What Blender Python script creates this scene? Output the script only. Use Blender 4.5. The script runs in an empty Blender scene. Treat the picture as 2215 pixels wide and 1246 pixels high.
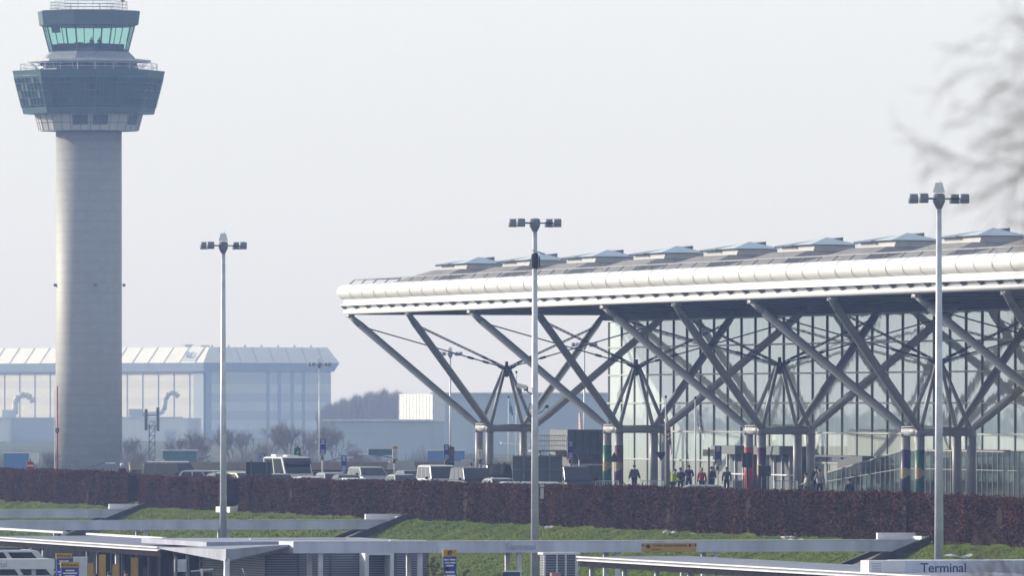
import bpy, bmesh, math, random
import numpy as np
from mathutils import Vector, Matrix
R = math.radians
scene = bpy.context.scene
col = scene.collection

# ------------------------------------------------------------------ camera
F = 23800.0; CX = 1107.5; HY = 875.0; CZ = 5.6
cam = bpy.data.cameras.new('camera'); camo = bpy.data.objects.new('camera', cam); col.objects.link(camo)
cam.sensor_width = 36.0; cam.lens = F / 2215.0 * 36.0
cam.shift_y = (HY - 623.0) / 2215.0
cam.clip_start = 1.0; cam.clip_end = 20000
camo.location = (0, 0, CZ); camo.rotation_euler = (R(90), 0, 0)
cam.dof.use_dof = True; cam.dof.focus_distance = 640; cam.dof.aperture_fstop = 5.6
scene.camera = camo

# ------------------------------------------------------------------ light
SUN_EL, SUN_AZ = R(16.5), R(-58.5)            # azimuth from +Y, negative = towards -X
w = bpy.data.worlds.new("World"); scene.world = w; w.use_nodes = True
nt = w.node_tree; bg = nt.nodes['Background']
sky = nt.nodes.new('ShaderNodeTexSky'); sky.sky_type = 'NISHITA'; sky.sun_disc = False
sky.sun_elevation = SUN_EL; sky.sun_rotation = SUN_AZ
sky.air_density = 1.0; sky.dust_density = 3.0; sky.ozone_density = 3.0
hs = nt.nodes.new('ShaderNodeMix'); hs.data_type = 'RGBA'; hs.blend_type = 'MIX'
tcw = nt.nodes.new('ShaderNodeTexCoord'); spw = nt.nodes.new('ShaderNodeSeparateXYZ'); mrw = nt.nodes.new('ShaderNodeMapRange')
mrw.inputs[1].default_value = 0.0; mrw.inputs[2].default_value = 0.40; mrw.inputs[3].default_value = 0.92; mrw.inputs[4].default_value = 0.32
crw = nt.nodes.new('ShaderNodeMapRange'); crw.inputs[1].default_value = 0.0; crw.inputs[2].default_value = 0.045
cmw = nt.nodes.new('ShaderNodeMix'); cmw.data_type = 'RGBA'; cmw.inputs[6].default_value = (5.9, 5.85, 6.5, 1); cmw.inputs[7].default_value = (7.7, 8.05, 8.6, 1)   # thin bright cloud
nt.links.new(tcw.outputs['Generated'], spw.inputs[0]); nt.links.new(spw.outputs[2], mrw.inputs[0]); nt.links.new(mrw.outputs[0], hs.inputs[0])
nt.links.new(spw.outputs[2], crw.inputs[0]); nt.links.new(crw.outputs[0], cmw.inputs[0]); nt.links.new(cmw.outputs[2], hs.inputs[7])
nt.links.new(sky.outputs[0], hs.inputs[6]); nt.links.new(hs.outputs[2], bg.inputs[0])
bg.inputs[1].default_value = 0.10
sl = bpy.data.lights.new('sun', 'SUN'); so = bpy.data.objects.new('sun', sl); col.objects.link(so)
sl.energy = 4.2; sl.angle = R(0.5); sl.color = (1.0, 0.94, 0.84)
sd = Vector((math.sin(SUN_AZ) * math.cos(SUN_EL), math.cos(SUN_AZ) * math.cos(SUN_EL), math.sin(SUN_EL)))
so.rotation_euler = sd.to_track_quat('Z', 'Y').to_euler()
scene.view_settings.view_transform = 'Standard'; scene.view_settings.look = 'None'
scene.view_settings.exposure = 0.36; scene.view_settings.gamma = 1
scene.cycles.max_bounces = 6; scene.cycles.transparent_max_bounces = 16
scene.cycles.use_denoising = True; scene.cycles.volume_bounces = 1

# ------------------------------------------------------------------ coordinates
# The terminal front, the hedge and the lamp posts all run along U; V points into the building.
TA = 5703 / F; AL = math.atan(TA); SA, CA = math.sin(AL), math.cos(AL)
OX, OY = (1096 - CX) * 745 / F, 745.0
def W(u, v, z=0.0): return Vector((OX - u * SA + v * CA, OY + u * CA + v * SA, z))
def Pt(px, py, s): Y = F / s; return Vector(((px - CX) / s, Y, CZ + (HY - py) / s))
def Gp(px, s, z=0.0): return Vector(((px - CX) / s, F / s, z))
def u_at(px, v):
    k = (px - CX) / F
    return (OX + v * CA - k * (OY + v * SA)) / (SA + k * CA)
def scale_at(u, v): return F / (OY + u * CA + v * SA)
def uv_of(p):
    dx, dy = p[0] - OX, p[1] - OY
    return (-dx * SA + dy * CA, dx * CA + dy * SA)

# ------------------------------------------------------------------ materials
def mat(name, c, rough=0.6, metal=0.0, vary=0.15, scale=3.0, spec=0.5, bump=0.0, stretch=(1, 1, 1), c2=None):
    m = bpy.data.materials.new(name); m.use_nodes = True; n = m.node_tree.nodes; l = m.node_tree.links
    b = n['Principled BSDF']; b.inputs['Roughness'].default_value = rough; b.inputs['Metallic'].default_value = metal
    b.inputs['Specular IOR Level'].default_value = spec
    tc = n.new('ShaderNodeTexCoord'); mp = n.new('ShaderNodeMapping'); mp.inputs['Scale'].default_value = stretch
    no = n.new('ShaderNodeTexNoise'); no.inputs['Scale'].default_value = scale; no.inputs['Detail'].default_value = 6
    l.new(tc.outputs['Object'], mp.inputs[0]); l.new(mp.outputs[0], no.inputs[0])
    mx = n.new('ShaderNodeMix'); mx.data_type = 'RGBA'
    c2 = c2 or tuple(x * (1 - vary * 2) for x in c)
    c1 = c if c2 and vary == 0 else tuple(min(1, x * (1 + vary)) for x in c)
    mx.inputs[6].default_value = (*c1, 1); mx.inputs[7].default_value = (*c2, 1)
    cr = n.new('ShaderNodeMapRange'); cr.inputs[1].default_value = 0.35; cr.inputs[2].default_value = 0.7
    l.new(no.outputs[0], cr.inputs[0]); l.new(cr.outputs[0], mx.inputs[0]); l.new(mx.outputs[2], b.inputs['Base Color'])
    if bump:
        bp = n.new('ShaderNodeBump'); bp.inputs['Strength'].default_value = bump; bp.inputs['Distance'].default_value = 0.05
        l.new(no.outputs[0], bp.inputs['Height']); l.new(bp.outputs[0], b.inputs['Normal'])
    return m
def island_mat(name, cols, rough=0.85, noise=None, nr=(0.35, 1.25)):
    m = bpy.data.materials.new(name); m.use_nodes = True; n = m.node_tree.nodes; l = m.node_tree.links
    b = n['Principled BSDF']; b.inputs['Roughness'].default_value = rough; b.inputs['Specular IOR Level'].default_value = 0.2
    g = n.new('ShaderNodeNewGeometry'); cr = n.new('ShaderNodeValToRGB')
    e = cr.color_ramp.elements; e[0].color = (*cols[0], 1); e[1].color = (*cols[-1], 1)
    for i, c in enumerate(cols[1:-1]): x = e.new((i + 1) / (len(cols) - 1)); x.color = (*c, 1)
    l.new(g.outputs['Random Per Island'], cr.inputs[0])
    if noise:       # slow drift of tone from plant to plant
        tc = n.new('ShaderNodeTexCoord'); mp = n.new('ShaderNodeMapping'); mp.inputs['Scale'].default_value = noise; no = n.new('ShaderNodeTexNoise'); no.inputs['Scale'].default_value = 0.8; no.inputs['Detail'].default_value = 3
        mr = n.new('ShaderNodeMapRange'); mr.inputs[1].default_value = .3; mr.inputs[2].default_value = .7; mr.inputs[3].default_value = nr[0]; mr.inputs[4].default_value = nr[1]
        vm = n.new('ShaderNodeVectorMath'); vm.operation = 'SCALE'
        l.new(tc.outputs['Object'], mp.inputs[0]); l.new(mp.outputs[0], no.inputs[0]); l.new(no.outputs[0], mr.inputs[0]); l.new(cr.outputs[0], vm.inputs[0]); l.new(mr.outputs[0], vm.inputs['Scale']); l.new(vm.outputs[0], b.inputs['Base Color'])
    else: l.new(cr.outputs[0], b.inputs['Base Color'])
    return m
def stripe_mat(name, ca, cb, period, duty, axis=2, rough=0.6, vary=0.1, scale=0.3):
    """alternating bands along one object axis: cladding courses, louvres, formwork lines"""
    m = mat(name, ca, rough, vary=vary, scale=scale); n = m.node_tree.nodes; l = m.node_tree.links; b = n['Principled BSDF']
    tc = n.new('ShaderNodeTexCoord'); sp = n.new('ShaderNodeSeparateXYZ'); l.new(tc.outputs['Object'], sp.inputs[0])
    d = n.new('ShaderNodeMath'); d.operation = 'DIVIDE'; d.inputs[1].default_value = period; l.new(sp.outputs[axis], d.inputs[0])
    f = n.new('ShaderNodeMath'); f.operation = 'FRACT'; l.new(d.outputs[0], f.inputs[0])
    g = n.new('ShaderNodeMath'); g.operation = 'LESS_THAN'; g.inputs[1].default_value = duty; l.new(f.outputs[0], g.inputs[0])
    old = b.inputs['Base Color'].links[0].from_socket
    mx = n.new('ShaderNodeMix'); mx.data_type = 'RGBA'; l.new(g.outputs[0], mx.inputs[0]); l.new(old, mx.inputs[6])
    mx.inputs[7].default_value = (*cb, 1); l.new(mx.outputs[2], b.inputs['Base Color'])
    return m
def glass_mat(name, tint, gloss=0.25):
    m = bpy.data.materials.new(name); m.use_nodes = True; n = m.node_tree.nodes; l = m.node_tree.links; n.clear()
    o = n.new('ShaderNodeOutputMaterial'); t = n.new('ShaderNodeBsdfTransparent'); g = n.new('ShaderNodeBsdfGlossy')
    t.inputs[0].default_value = (*tint, 1); g.inputs['Roughness'].default_value = 0.05; mx = n.new('ShaderNodeMixShader')
    mx.inputs[0].default_value = gloss; l.new(t.outputs[0], mx.inputs[1]); l.new(g.outputs[0], mx.inputs[2]); l.new(mx.outputs[0], o.inputs[0])
    return m
def facade_mat():
    """blind-backed glazing: pale streaked blinds behind mirror-like glass"""
    m = mat('facade_glass', (0.82, 0.90, 0.86), 0.4, vary=0.10, scale=0.55, stretch=(2.6, 2.6, 0.12))
    n = m.node_tree.nodes; l = m.node_tree.links; b = n['Principled BSDF']
    g = n.new('ShaderNodeBsdfGlossy'); g.inputs['Roughness'].default_value = 0.03; g.inputs[0].default_value = (0.82, 0.93, 0.90, 1)
    tc = n.new('ShaderNodeTexCoord'); no = n.new('ShaderNodeTexNoise'); no.inputs['Scale'].default_value = 0.5
    bp = n.new('ShaderNodeBump'); bp.inputs['Strength'].default_value = 0.10; bp.inputs['Distance'].default_value = 0.05
    l.new(tc.outputs['Object'], no.inputs[0]); l.new(no.outputs[0], bp.inputs['Height']); l.new(bp.outputs[0], g.inputs['Normal'])
    mx = n.new('ShaderNodeMixShader'); mx.inputs[0].default_value = 0.62
    o = n['Material Output']; l.new(b.outputs[0], mx.inputs[1]); l.new(g.outputs[0], mx.inputs[2]); l.new(mx.outputs[0], o.inputs[0])
    return m
M = {}
M['white'] = mat('white_paint', (0.76, 0.765, 0.77), 0.45, vary=0.02, scale=0.6)
M['steel'] = mat('grey_steel_paint', (0.30, 0.31, 0.325), 0.5, vary=0.08, scale=0.8)
M['galv'] = mat('galvanised_steel', (0.62, 0.65, 0.71), 0.5, 0.3, vary=0.10, scale=1.5)
M['dark'] = mat('dark_metal', (0.035, 0.04, 0.05), 0.5, vary=0.2)
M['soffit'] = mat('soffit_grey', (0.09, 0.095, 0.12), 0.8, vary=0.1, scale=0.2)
M['roof'] = stripe_mat('roof_membrane', (0.25, 0.235, 0.235), (0.19, 0.18, 0.18), 1.5, 0.05, axis=0, rough=0.7)
M['skylight_box'] = mat('skylight_upstand', (0.46, 0.46, 0.47), 0.5, vary=0.05, scale=2)
M['skylight_glass'] = mat('skylight_glass', (0.30, 0.42, 0.52), 0.08, vary=0.05, spec=1.0)
M['skylight_dark'] = mat('skylight_lead', (0.14, 0.18, 0.23), 0.3, vary=0.1)
M['facade'] = facade_mat()
M['mullion'] = mat('mullion_paint', (0.07, 0.09, 0.09), 0.4, vary=0.1)
M['transom'] = mat('transom_paint', (0.45, 0.47, 0.46), 0.4, vary=0.1)
M['concrete'] = stripe_mat('board_marked_concrete', (0.30, 0.30, 0.295), (0.27, 0.27, 0.265), 1.3, 0.28, vary=0.06, scale=1.1)
M['wallc'] = mat('beige_concrete', (0.30, 0.25, 0.20), 0.85, vary=0.12, scale=0.5, c2=(0.22, 0.19, 0.16))
M['pale'] = mat('pale_cladding', (0.50, 0.51, 0.52), 0.6, vary=0.07, scale=0.8)
M['greenglass'] = mat('dark_green_glazing', (0.012, 0.050, 0.055), 0.12, vary=0.3, scale=0.35, spec=0.6)
M['teal'] = mat('teal_cladding', (0.035, 0.105, 0.115), 0.4, vary=0.08, scale=0.5)
M['cabglass'] = glass_mat('tinted_cab_glass', (0.62, 0.88, 0.82), 0.10)
M['clear'] = glass_mat('clear_glass', (0.62, 0.72, 0.70), 0.30)
M['black'] = mat('black_rubber', (0.015, 0.015, 0.017), 0.8, vary=0.2)
M['carglass'] = mat('car_glass', (0.012, 0.016, 0.022), 0.06, vary=0.1, spec=0.7)
M['grass'] = mat('grass_ground', (0.085, 0.115, 0.006), 0.95, vary=0.2, scale=0.6, spec=0.1, bump=0.6, c2=(0.040, 0.080, 0.006))
M['field'] = mat('far_grass', (0.07, 0.085, 0.03), 0.95, vary=0.25, scale=0.02, spec=0.1)
M['asphalt'] = mat('asphalt', (0.06, 0.06, 0.062), 0.9, vary=0.2, scale=0.5)
M['paving'] = mat('concrete_paving', (0.24, 0.22, 0.21), 0.9, vary=0.15, scale=1)
M['beam'] = mat('parapet_paint', (0.62, 0.66, 0.80), 0.55, vary=0.12, scale=1.2, stretch=(1, 1, .2))
M['roofsheet'] = mat('shelter_roof_sheet', (0.30, 0.32, 0.40), 0.55, vary=0.14, scale=0.5)
M['coping'] = mat('dark_coping', (0.06, 0.06, 0.062), 0.8, vary=0.2, scale=2)
M['louvre'] = stripe_mat('louvre_blades', (0.20, 0.22, 0.27), (0.04, 0.045, 0.06), 0.11, 0.42)
M['hedgecore'] = mat('hedge_twigs', (0.030, 0.016, 0.015), 0.95, vary=0.3, scale=4, spec=0.1)
M['hedgeleaf'] = island_mat('beech_leaves', noise=(0.9, 0.9, 0.25), cols= [(0.040, 0.012, 0.010), (0.105, 0.027, 0.017), (0.065, 0.019, 0.012), (0.20, 0.060, 0.036), (0.06, 0.034, 0.016)])
M['tuft'] = island_mat('grass_blades', noise=(.5, .5, .5), nr=(0.45, 1.25), cols=[(0.08, 0.12, 0.003), (0.14, 0.17, 0.006), (0.10, 0.13, 0.004), (0.20, 0.19, 0.02)])
M['twig'] = mat('bare_twigs', (0.20, 0.165, 0.15), 0.9, vary=0.2, scale=5)
M['farwood'] = mat('far_wood_twigs', (0.28, 0.26, 0.27), 0.95, vary=0.2, scale=0.1)  # twig colour lightened to stand in for thicker far haze
M['yellow'] = mat('sign_yellow', (0.55, 0.31, 0.01), 0.5, vary=0.04)
M['blue'] = mat('sign_blue', (0.015, 0.05, 0.32), 0.5, vary=0.05)
M['red'] = mat('sign_red', (0.45, 0.02, 0.02), 0.5, vary=0.05)
M['green'] = mat('sign_green', (0.01, 0.20, 0.11), 0.5, vary=0.05)
M['signwhite'] = mat('sign_white', (0.75, 0.76, 0.78), 0.5, vary=0.03)
M['navy'] = mat('navy_lettering', (0.04, 0.06, 0.16), 0.6, vary=0.05)
M['faded'] = mat('faded_lettering', (0.42, 0.45, 0.58), 0.6, vary=0.05)
M['signback'] = mat('dark_sign_back', (0.030, 0.045, 0.055), 0.6, vary=0.15, scale=1)
M['panelgrey'] = mat('grey_panel', (0.085, 0.105, 0.12), 0.6, vary=0.1, scale=1)
M['brown'] = mat('brown_panel', (0.16, 0.11, 0.08), 0.7, vary=0.2)
M['skin'] = mat('skin', (0.50, 0.32, 0.24), 0.6, vary=0.05, scale=8)
def paint(name, c, metal=0.2):
    k = 'paint_' + name
    if k not in M:
        M[k] = mat('car_paint_' + name, c, 0.25, metal, vary=0.03, spec=0.6)
    return M[k]
def cloth(name, c):
    k = 'cloth_' + name
    if k not in M: M[k] = mat(name + '_fabric', c, 0.9, vary=0.15, scale=6, spec=0.2)
    return M[k]

# ------------------------------------------------------------------ mesh helper
WL = {}
class MB:
    def __init__(s): s.v = []; s.f = []; s.m = []; s.cur = 0
    def add(s, vs, fs):
        o = len(s.v); s.v += [tuple(p) for p in vs]; s.f += [tuple(i + o for i in f) for f in fs]; s.m += [s.cur] * len(fs); return s
    def box(s, c, size, ax=None):
        """c centre, size full extents along axes ax (3 vectors; default world)"""
        c = Vector(c); a = ax or (Vector((1, 0, 0)), Vector((0, 1, 0)), Vector((0, 0, 1)))
        e = [a[i] * (size[i] / 2) for i in range(3)]
        vs = [c + e[0] * i + e[1] * j + e[2] * k for i in (-1, 1) for j in (-1, 1) for k in (-1, 1)]
        return s.add(vs, [(0, 1, 3, 2), (4, 6, 7, 5), (0, 4, 5, 1), (2, 3, 7, 6), (0, 2, 6, 4), (1, 5, 7, 3)])
    def bx(s, x0, x1, y0, y1, z0, z1): return s.box(((x0 + x1) / 2, (y0 + y1) / 2, (z0 + z1) / 2), (x1 - x0, y1 - y0, z1 - z0))
    def uvbox(s, u0, u1, v0, v1, z0, z1):
        return s.box(W((u0 + u1) / 2, (v0 + v1) / 2, (z0 + z1) / 2), (abs(u1 - u0), abs(v1 - v0), abs(z1 - z0)), UVAX)
    def hexa(s, p): # 8 pts: bottom ring 4, top ring 4
        return s.add(p, [(3, 2, 1, 0), (4, 5, 6, 7), (0, 1, 5, 4), (1, 2, 6, 5), (2, 3, 7, 6), (3, 0, 4, 7)])
    def tube(s, p0, p1, r0, r1=None, n=10, caps=True):
        p0, p1 = Vector(p0), Vector(p1); r1 = r0 if r1 is None else r1
        d = (p1 - p0); q = d.to_track_quat('Z', 'Y'); a, b = q @ Vector((1, 0, 0)), q @ Vector((0, 1, 0))
        vs = []
        for p, r in ((p0, r0), (p1, r1)):
            for i in range(n):
                t = 2 * math.pi * i / n; vs.append(p + a * (r * math.cos(t)) + b * (r * math.sin(t)))
        fs = [(i, (i + 1) % n, n + (i + 1) % n, n + i) for i in range(n)]
        if caps: fs += [tuple(range(n - 1, -1, -1)), tuple(range(n, 2 * n))]
        return s.add(vs, fs)
    def path(s, pts, r, n=8):
        for a, b in zip(pts, pts[1:]): s.tube(a, b, r, n=n)
        return s
    def ngon(s, c, rings, n=8, rot=0.0, capb=True, capt=True):
        """rings [(r, z)], polygonal section"""
        vs = []
        for r, z in rings:
            for i in range(n):
                t = rot + 2 * math.pi * i / n; vs.append((c[0] + r * math.cos(t), c[1] + r * math.sin(t), z))
        fs = []
        for k in range(len(rings) - 1):
            fs += [(k * n + i, k * n + (i + 1) % n, (k + 1) * n + (i + 1) % n, (k + 1) * n + i) for i in range(n)]
        if capb: fs.append(tuple(range(n - 1, -1, -1)))
        if capt: fs.append(tuple(range((len(rings) - 1) * n, len(rings) * n)))
        return s.add(vs, fs)
    def build(s, name, ms, parent=None, base=None, smooth=False, bevel=0.0):
        me = bpy.data.meshes.new(name)
        b = WL.get(parent.name, Vector((0, 0, 0))) if parent is not None else Vector(base or (0, 0, 0))
        me.from_pydata([(x - b[0], y - b[1], z - b[2]) for x, y, z in s.v], [], s.f)
        for m in (ms if isinstance(ms, (list, tuple)) else [ms]): me.materials.append(m)
        if any(s.m): me.polygons.foreach_set('material_index', s.m)
        if smooth:
            me.polygons.foreach_set('use_smooth', [len(f) <= 4 for f in s.f])
        me.update()
        o = bpy.data.objects.new(name, me); col.objects.link(o)
        if parent is not None: o.parent = parent; WL[o.name] = b
        else: o.location = b; WL[o.name] = b
        if bevel:
            md = o.modifiers.new('bevel', 'BEVEL'); md.width = bevel; md.segments = 2; md.limit_method = 'ANGLE'
        return o
VU, VV, VZ = Vector((-SA, CA, 0)), Vector((CA, SA, 0)), Vector((0, 0, 1))
UVAX = (VU, VV, VZ)
def thing(name, label, cat, base=(0, 0, 0), group=None):
    o = bpy.data.objects.new(name, None); col.objects.link(o); o.location = base; WL[o.name] = Vector(base)
    o.empty_display_size = 0.5
    return tag(o, label, cat, group)
def tag(o, label=None, cat=None, group=None, kind=None):
    if label: o['label'] = label
    if cat: o['category'] = cat
    if group: o['group'] = group
    if kind: o['kind'] = kind
    return o
def copy_tree(o, parent=None):
    c = o.copy(); col.objects.link(c)
    if parent is not None: c.parent = parent
    WL[c.name] = WL.get(o.name, Vector((0, 0, 0)))
    for ch in [x for x in col.objects if x.parent == o]: copy_tree(ch, c)
    return c
def text(name, body, size, m, parent, p, rz, depth=0.004):
    cu = bpy.data.curves.new(name, 'FONT'); cu.body = body; cu.size = size; cu.extrude = depth; cu.align_x = 'CENTER'; cu.align_y = 'CENTER'
    cu.offset = size * 0.012
    t = bpy.data.objects.new(name, cu); col.objects.link(t); bpy.context.view_layer.update()
    me = bpy.data.meshes.new_from_object(t.evaluated_get(bpy.context.evaluated_depsgraph_get()))
    col.objects.unlink(t); bpy.data.objects.remove(t)
    me.materials.clear(); me.materials.append(m)
    me.transform(Matrix.Rotation(rz, 4, 'Z') @ Matrix.Rotation(R(90), 4, 'X'))
    b = WL.get(parent.name, Vector((0, 0, 0)))
    me.transform(Matrix.Translation(Vector(p) - b))
    o = bpy.data.objects.new(name, me); col.objects.link(o); o.parent = parent; WL[o.name] = b
    return o

# ================================================================== THE GROUND
HV = -40.0                                    # v of the hedge
LOW = -3.8
def vprof(v):
    pts = [(-1e5, LOW), (-48.6, LOW), (-47.8, LOW + 0.15), (-41.0, -0.68), (-40.6, -0.6), (-39.3, 0.0), (1e5, 0.0)]
    for (a, za), (b, zb) in zip(pts, pts[1:]):
        if v <= b: return za + (zb - za) * (v - a) / (b - a) if b - a < 1e4 else (za if a < -1e4 else zb)
    return 0.0
UEND = 14.6
def gz(u, v):
    t = min(1, max(0, (u - UEND) / 5.0)); return vprof(v) * (1 - t) + LOW * t
def sheet(name, us, vs, m, dz=0.0, zf=gz):
    b = MB(); n = len(vs)
    b.v = [tuple(W(u, v, zf(u, v) + dz)) for u in us for v in vs]
    b.f = [(i * n + j, i * n + j + 1, (i + 1) * n + j + 1, (i + 1) * n + j) for i in range(len(us) - 1) for j in range(n - 1)]
    b.m = [0] * len(b.f)
    return tag(b.build(name, m), kind='structure')
sheet('ground', [-900, -500] + list(range(-330, 15, 6)) + [UEND, UEND + 5, 60, 400, 2000, 9000],
      [-4000, -400, -120, -60, -48.6, -48.2, -47.8, -46, -44.5, -43, -41.9, -41.0, -40.6, -40, -39.3, -38, 0, 60, 400, 4000], M['grass'])
sheet('road', [-420, -330, -200, -100, 0, UEND - 0.6], [-38.4, 0, 70], M['asphalt'], 0.02, lambda u, v: 0.0)
sheet('forecourt', [-640, -300, 0, 120], [-150, -100, -49.6], M['asphalt'], 0.02, lambda u, v: LOW)
sheet('far_field', [60, 700, 2500, 9000], [-4000, -1000, 0, 1500, 4000], M['field'], 0.02, lambda u, v: LOW)

# grass blades on the bank
rng = np.random.default_rng(3)
def tufts():
    n = 170000
    u = rng.uniform(-330, -10, n); v = -41.0 - 7.6 * rng.random(n) ** 1.0
    h = rng.uniform(0.02, 0.07, n) * (1 + 0.5 * (np.sin(u * 1.3 + v * 2.1) > 0.5)); wd = rng.uniform(0.015, 0.035, n); a = rng.uniform(0, math.pi, n)
    z = np.array([vprof(x) for x in v])
    x = OX - u * SA + v * CA; y = OY + u * CA + v * SA
    V = np.zeros((n, 3, 3)); V[:, 0] = np.c_[x - wd * np.cos(a), y - wd * np.sin(a), z - 0.01]; V[:, 1] = np.c_[x + wd * np.cos(a), y + wd * np.sin(a), z - 0.01]
    V[:, 2] = np.c_[x + rng.uniform(-.05, .05, n), y + rng.uniform(-.05, .05, n), z + h]
    return V.reshape(-1, 3), 3
def np_mesh(name, V, k, m, parent=None, base=None):
    me = bpy.data.meshes.new(name); n = len(V) // k
    if base is not None: V = V - np.array(base)
    me.vertices.add(len(V)); me.vertices.foreach_set('co', V.astype(np.float32).ravel())
    me.loops.add(len(V)); me.loops.foreach_set('vertex_index', np.arange(len(V), dtype=np.int32))
    me.polygons.add(n); me.polygons.foreach_set('loop_start', np.arange(0, n * k, k, dtype=np.int32)); me.polygons.foreach_set('loop_total', np.full(n, k, dtype=np.int32))
    me.update(); me.validate(); me.materials.append(m)
    o = bpy.data.objects.new(name, me); col.objects.link(o)
    if parent: o.parent = parent
    return o
tag(np_mesh('grass', *tufts(), M['tuft']), kind='stuff')

# ================================================================== THE HEDGES
def hedge(u0, u1, label, top0, top1, width=1.3):
    """clipped beech hedge along U"""
    uc = (u0 + u1) / 2; base = W(uc, HV, -0.6)
    t = thing('beech_hedge', label, 'hedge', base, 'clipped beech hedges along the top of the grass bank')
    core = MB(); core.add([W(u, HV + sv * (width / 2 - 0.24), z) for u, tp in ((u0 + .1, top0), (u1 - .1, top1)) for sv in (-1, 1) for z in (-0.95, tp - 0.12)],
                          [(0, 1, 3, 2), (4, 6, 7, 5), (0, 4, 5, 1), (2, 3, 7, 6), (0, 2, 6, 4), (1, 5, 7, 3)])
    core.build('hedge_stems', M['hedgecore'], t)
    L = abs(u1 - u0); nf = int(L * 2.1 * 400); ntop = int(L * width * 260); ne = int(2.1 * width * 420)
    def face(n, kind):
        u = rng.uniform(min(u0, u1), max(u0, u1), n); tt = (u - u0) / (u1 - u0); top = top0 - .06 + (top1 - top0) * tt + 0.035 * np.sin(u * 0.41) + 0.03 * np.sin(u * 1.3) + 0.025 * np.sin(u * 3.7) + 0.05 * (np.sin(u * .13 + 2) > .3)
        dep = 0.17 * (np.sin(u * 0.43 + 1) + np.sin(u * 1.17) + .6 * np.sin(u * 2.9)) * 0.5
        if kind == 'front':
            z = -0.78 + (top + 0.78) * rng.random(n); v = HV - width / 2 + dep + np.abs(rng.normal(0, 0.10, n)) + .10 * (rng.random(n) > .8)
            v -= 0.05 * np.sin(z * 4 + u)
        elif kind == 'top': z = top + rng.normal(0, 0.05, n) + (rng.random(n) > 0.96) * rng.uniform(0, .16, n); v = HV + width * (rng.random(n) - .5)
        else:
            v = HV + width * (rng.random(n) - .5); z = -0.75 + (top0 + 0.75) * rng.random(n); u = np.where(rng.random(n) < .5, u0, u1) + rng.normal(0, .05, n)
        return np.c_[OX - u * SA + v * CA, OY + u * CA + v * SA, z]
    P = np.vstack([face(nf, 'front'), face(ntop, 'top'), face(ne, 'end')]); n = len(P)
    a = rng.normal(0, 1, (n, 3)); a /= np.linalg.norm(a, axis=1)[:, None]; b = rng.normal(0, 1, (n, 3)); b -= (a * b).sum(1)[:, None] * a; b /= np.linalg.norm(b, axis=1)[:, None]
    s = rng.uniform(0.022, 0.055, n)[:, None]
    V = np.stack([P - a * s * 1.3, P - b * s * .8, P + a * s * 1.3, P + b * s * .8], 1).reshape(-1, 3)
    np_mesh('foliage', V, 4, M['hedgeleaf'], t, base)
def uh(px): return u_at(px, HV)
hedge(uh(-60), uh(292), 'brown clipped hedge at the foot of the control tower, as far as the first gap', 1.40, 1.38)
hedge(uh(317), uh(505), 'short length of brown clipped hedge below the old grey estate vehicle, between two gaps', 1.24, 1.24)
hedge(uh(538), uh(1978), 'longest brown clipped hedge, running below the parked cars and the flagpoles', 1.30, 1.50)
hedge(uh(1996), uh(2330), 'brown clipped hedge around the tallest lamp post and under the glazed ramp', 1.46, 1.46)

# ================================================================== THE TERMINAL
TZ = 11.75
ter = thing('airport_terminal', 'long airport terminal with white tubular eaves on branching steel columns and a pale glazed front', 'terminal building', W(0, 0, 0))
U0, U1 = 9.0, -210.0
# roof shells: one shallow dome on each 18 m square
rb = MB()
def cell(uc, vc):
    z0, z1 = 12.7, 14.72
    o = [W(uc + a * 9, vc + b * 9, z0) for a, b in ((1, -1), (-1, -1), (-1, 1), (1, 1))]
    mid = [W(uc + a * 6.4, vc + b * 6.4, z0 + 1.25) for a, b in ((1, -1), (-1, -1), (-1, 1), (1, 1))]
    i = [W(uc + a * 4.0, vc + b * 4.2, z1) for a, b in ((1, -1), (-1, -1), (-1, 1), (1, 1))]
    rb.add(o + mid + i, [(k, (k + 1) % 4, 4 + (k + 1) % 4, 4 + k) for k in range(4)] + [(4 + k, 4 + (k + 1) % 4, 8 + (k + 1) % 4, 8 + k) for k in range(4)] + [(8, 9, 10, 11)])
for k in range(12):
    for j in range(3): cell(-18 * k, 18 * j)
rb.uvbox(9, U1, 9, 9.05, 12.3, 13.2)
roof = rb.build('roof', M['roof'], ter)
sb = MB(); sb.uvbox(9.5, U1, -8.6, 46, 11.85, 12.25); sb.uvbox(9.2, 9.55, -8.4, 46, 11.80, 13.0)
sb.uvbox(9.4, U1, 8.95, 10.6, 11.35, 11.84)
for k in range(13): sb.uvbox(9 - 18 * k + .25, 9 - 18 * k - .25, -8.9, 8.9, 11.72, 11.86)
sb.build('soffit', M['soffit'], ter)
# the eaves
V_T = -9.2
tb = MB(); n = 0; seg = 3.6; nseg = int((U0 - U1) / seg)
prof = [(0.52 * math.cos(t), 0.52 * math.sin(t)) for t in [2 * math.pi * i / 20 for i in range(20)]]
def ringat(u, r): return [W(u, V_T + a * r, 13.27 + c * r) for a, c in prof]
vs = []; rr = []
for k, (du, r) in enumerate([(1.35, .12), (1.28, .5), (1.0, .8), (0.5, .96), (0, 1)]): rr.append((U0 - .2 + du, r))
for k in range(1, nseg):
    u = U0 - .2 - k * seg; rr += [(u, 1.0 + .012 * ((k * 7) % 3 - 1))]
for u, r in rr: vs += ringat(u, r)
fs = [(k * 20 + i, k * 20 + (i + 1) % 20, (k + 1) * 20 + (i + 1) % 20, (k + 1) * 20 + i) for k in range(len(rr) - 1) for i in range(20)] + [tuple(range(19, -1, -1))]
tb.add(vs, fs); tube_o = tb.build('eaves_tube', M['white'], ter, smooth=True)
jb = MB()
for k in range(1, nseg):
    u = U0 - .2 - k * seg; 
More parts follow.
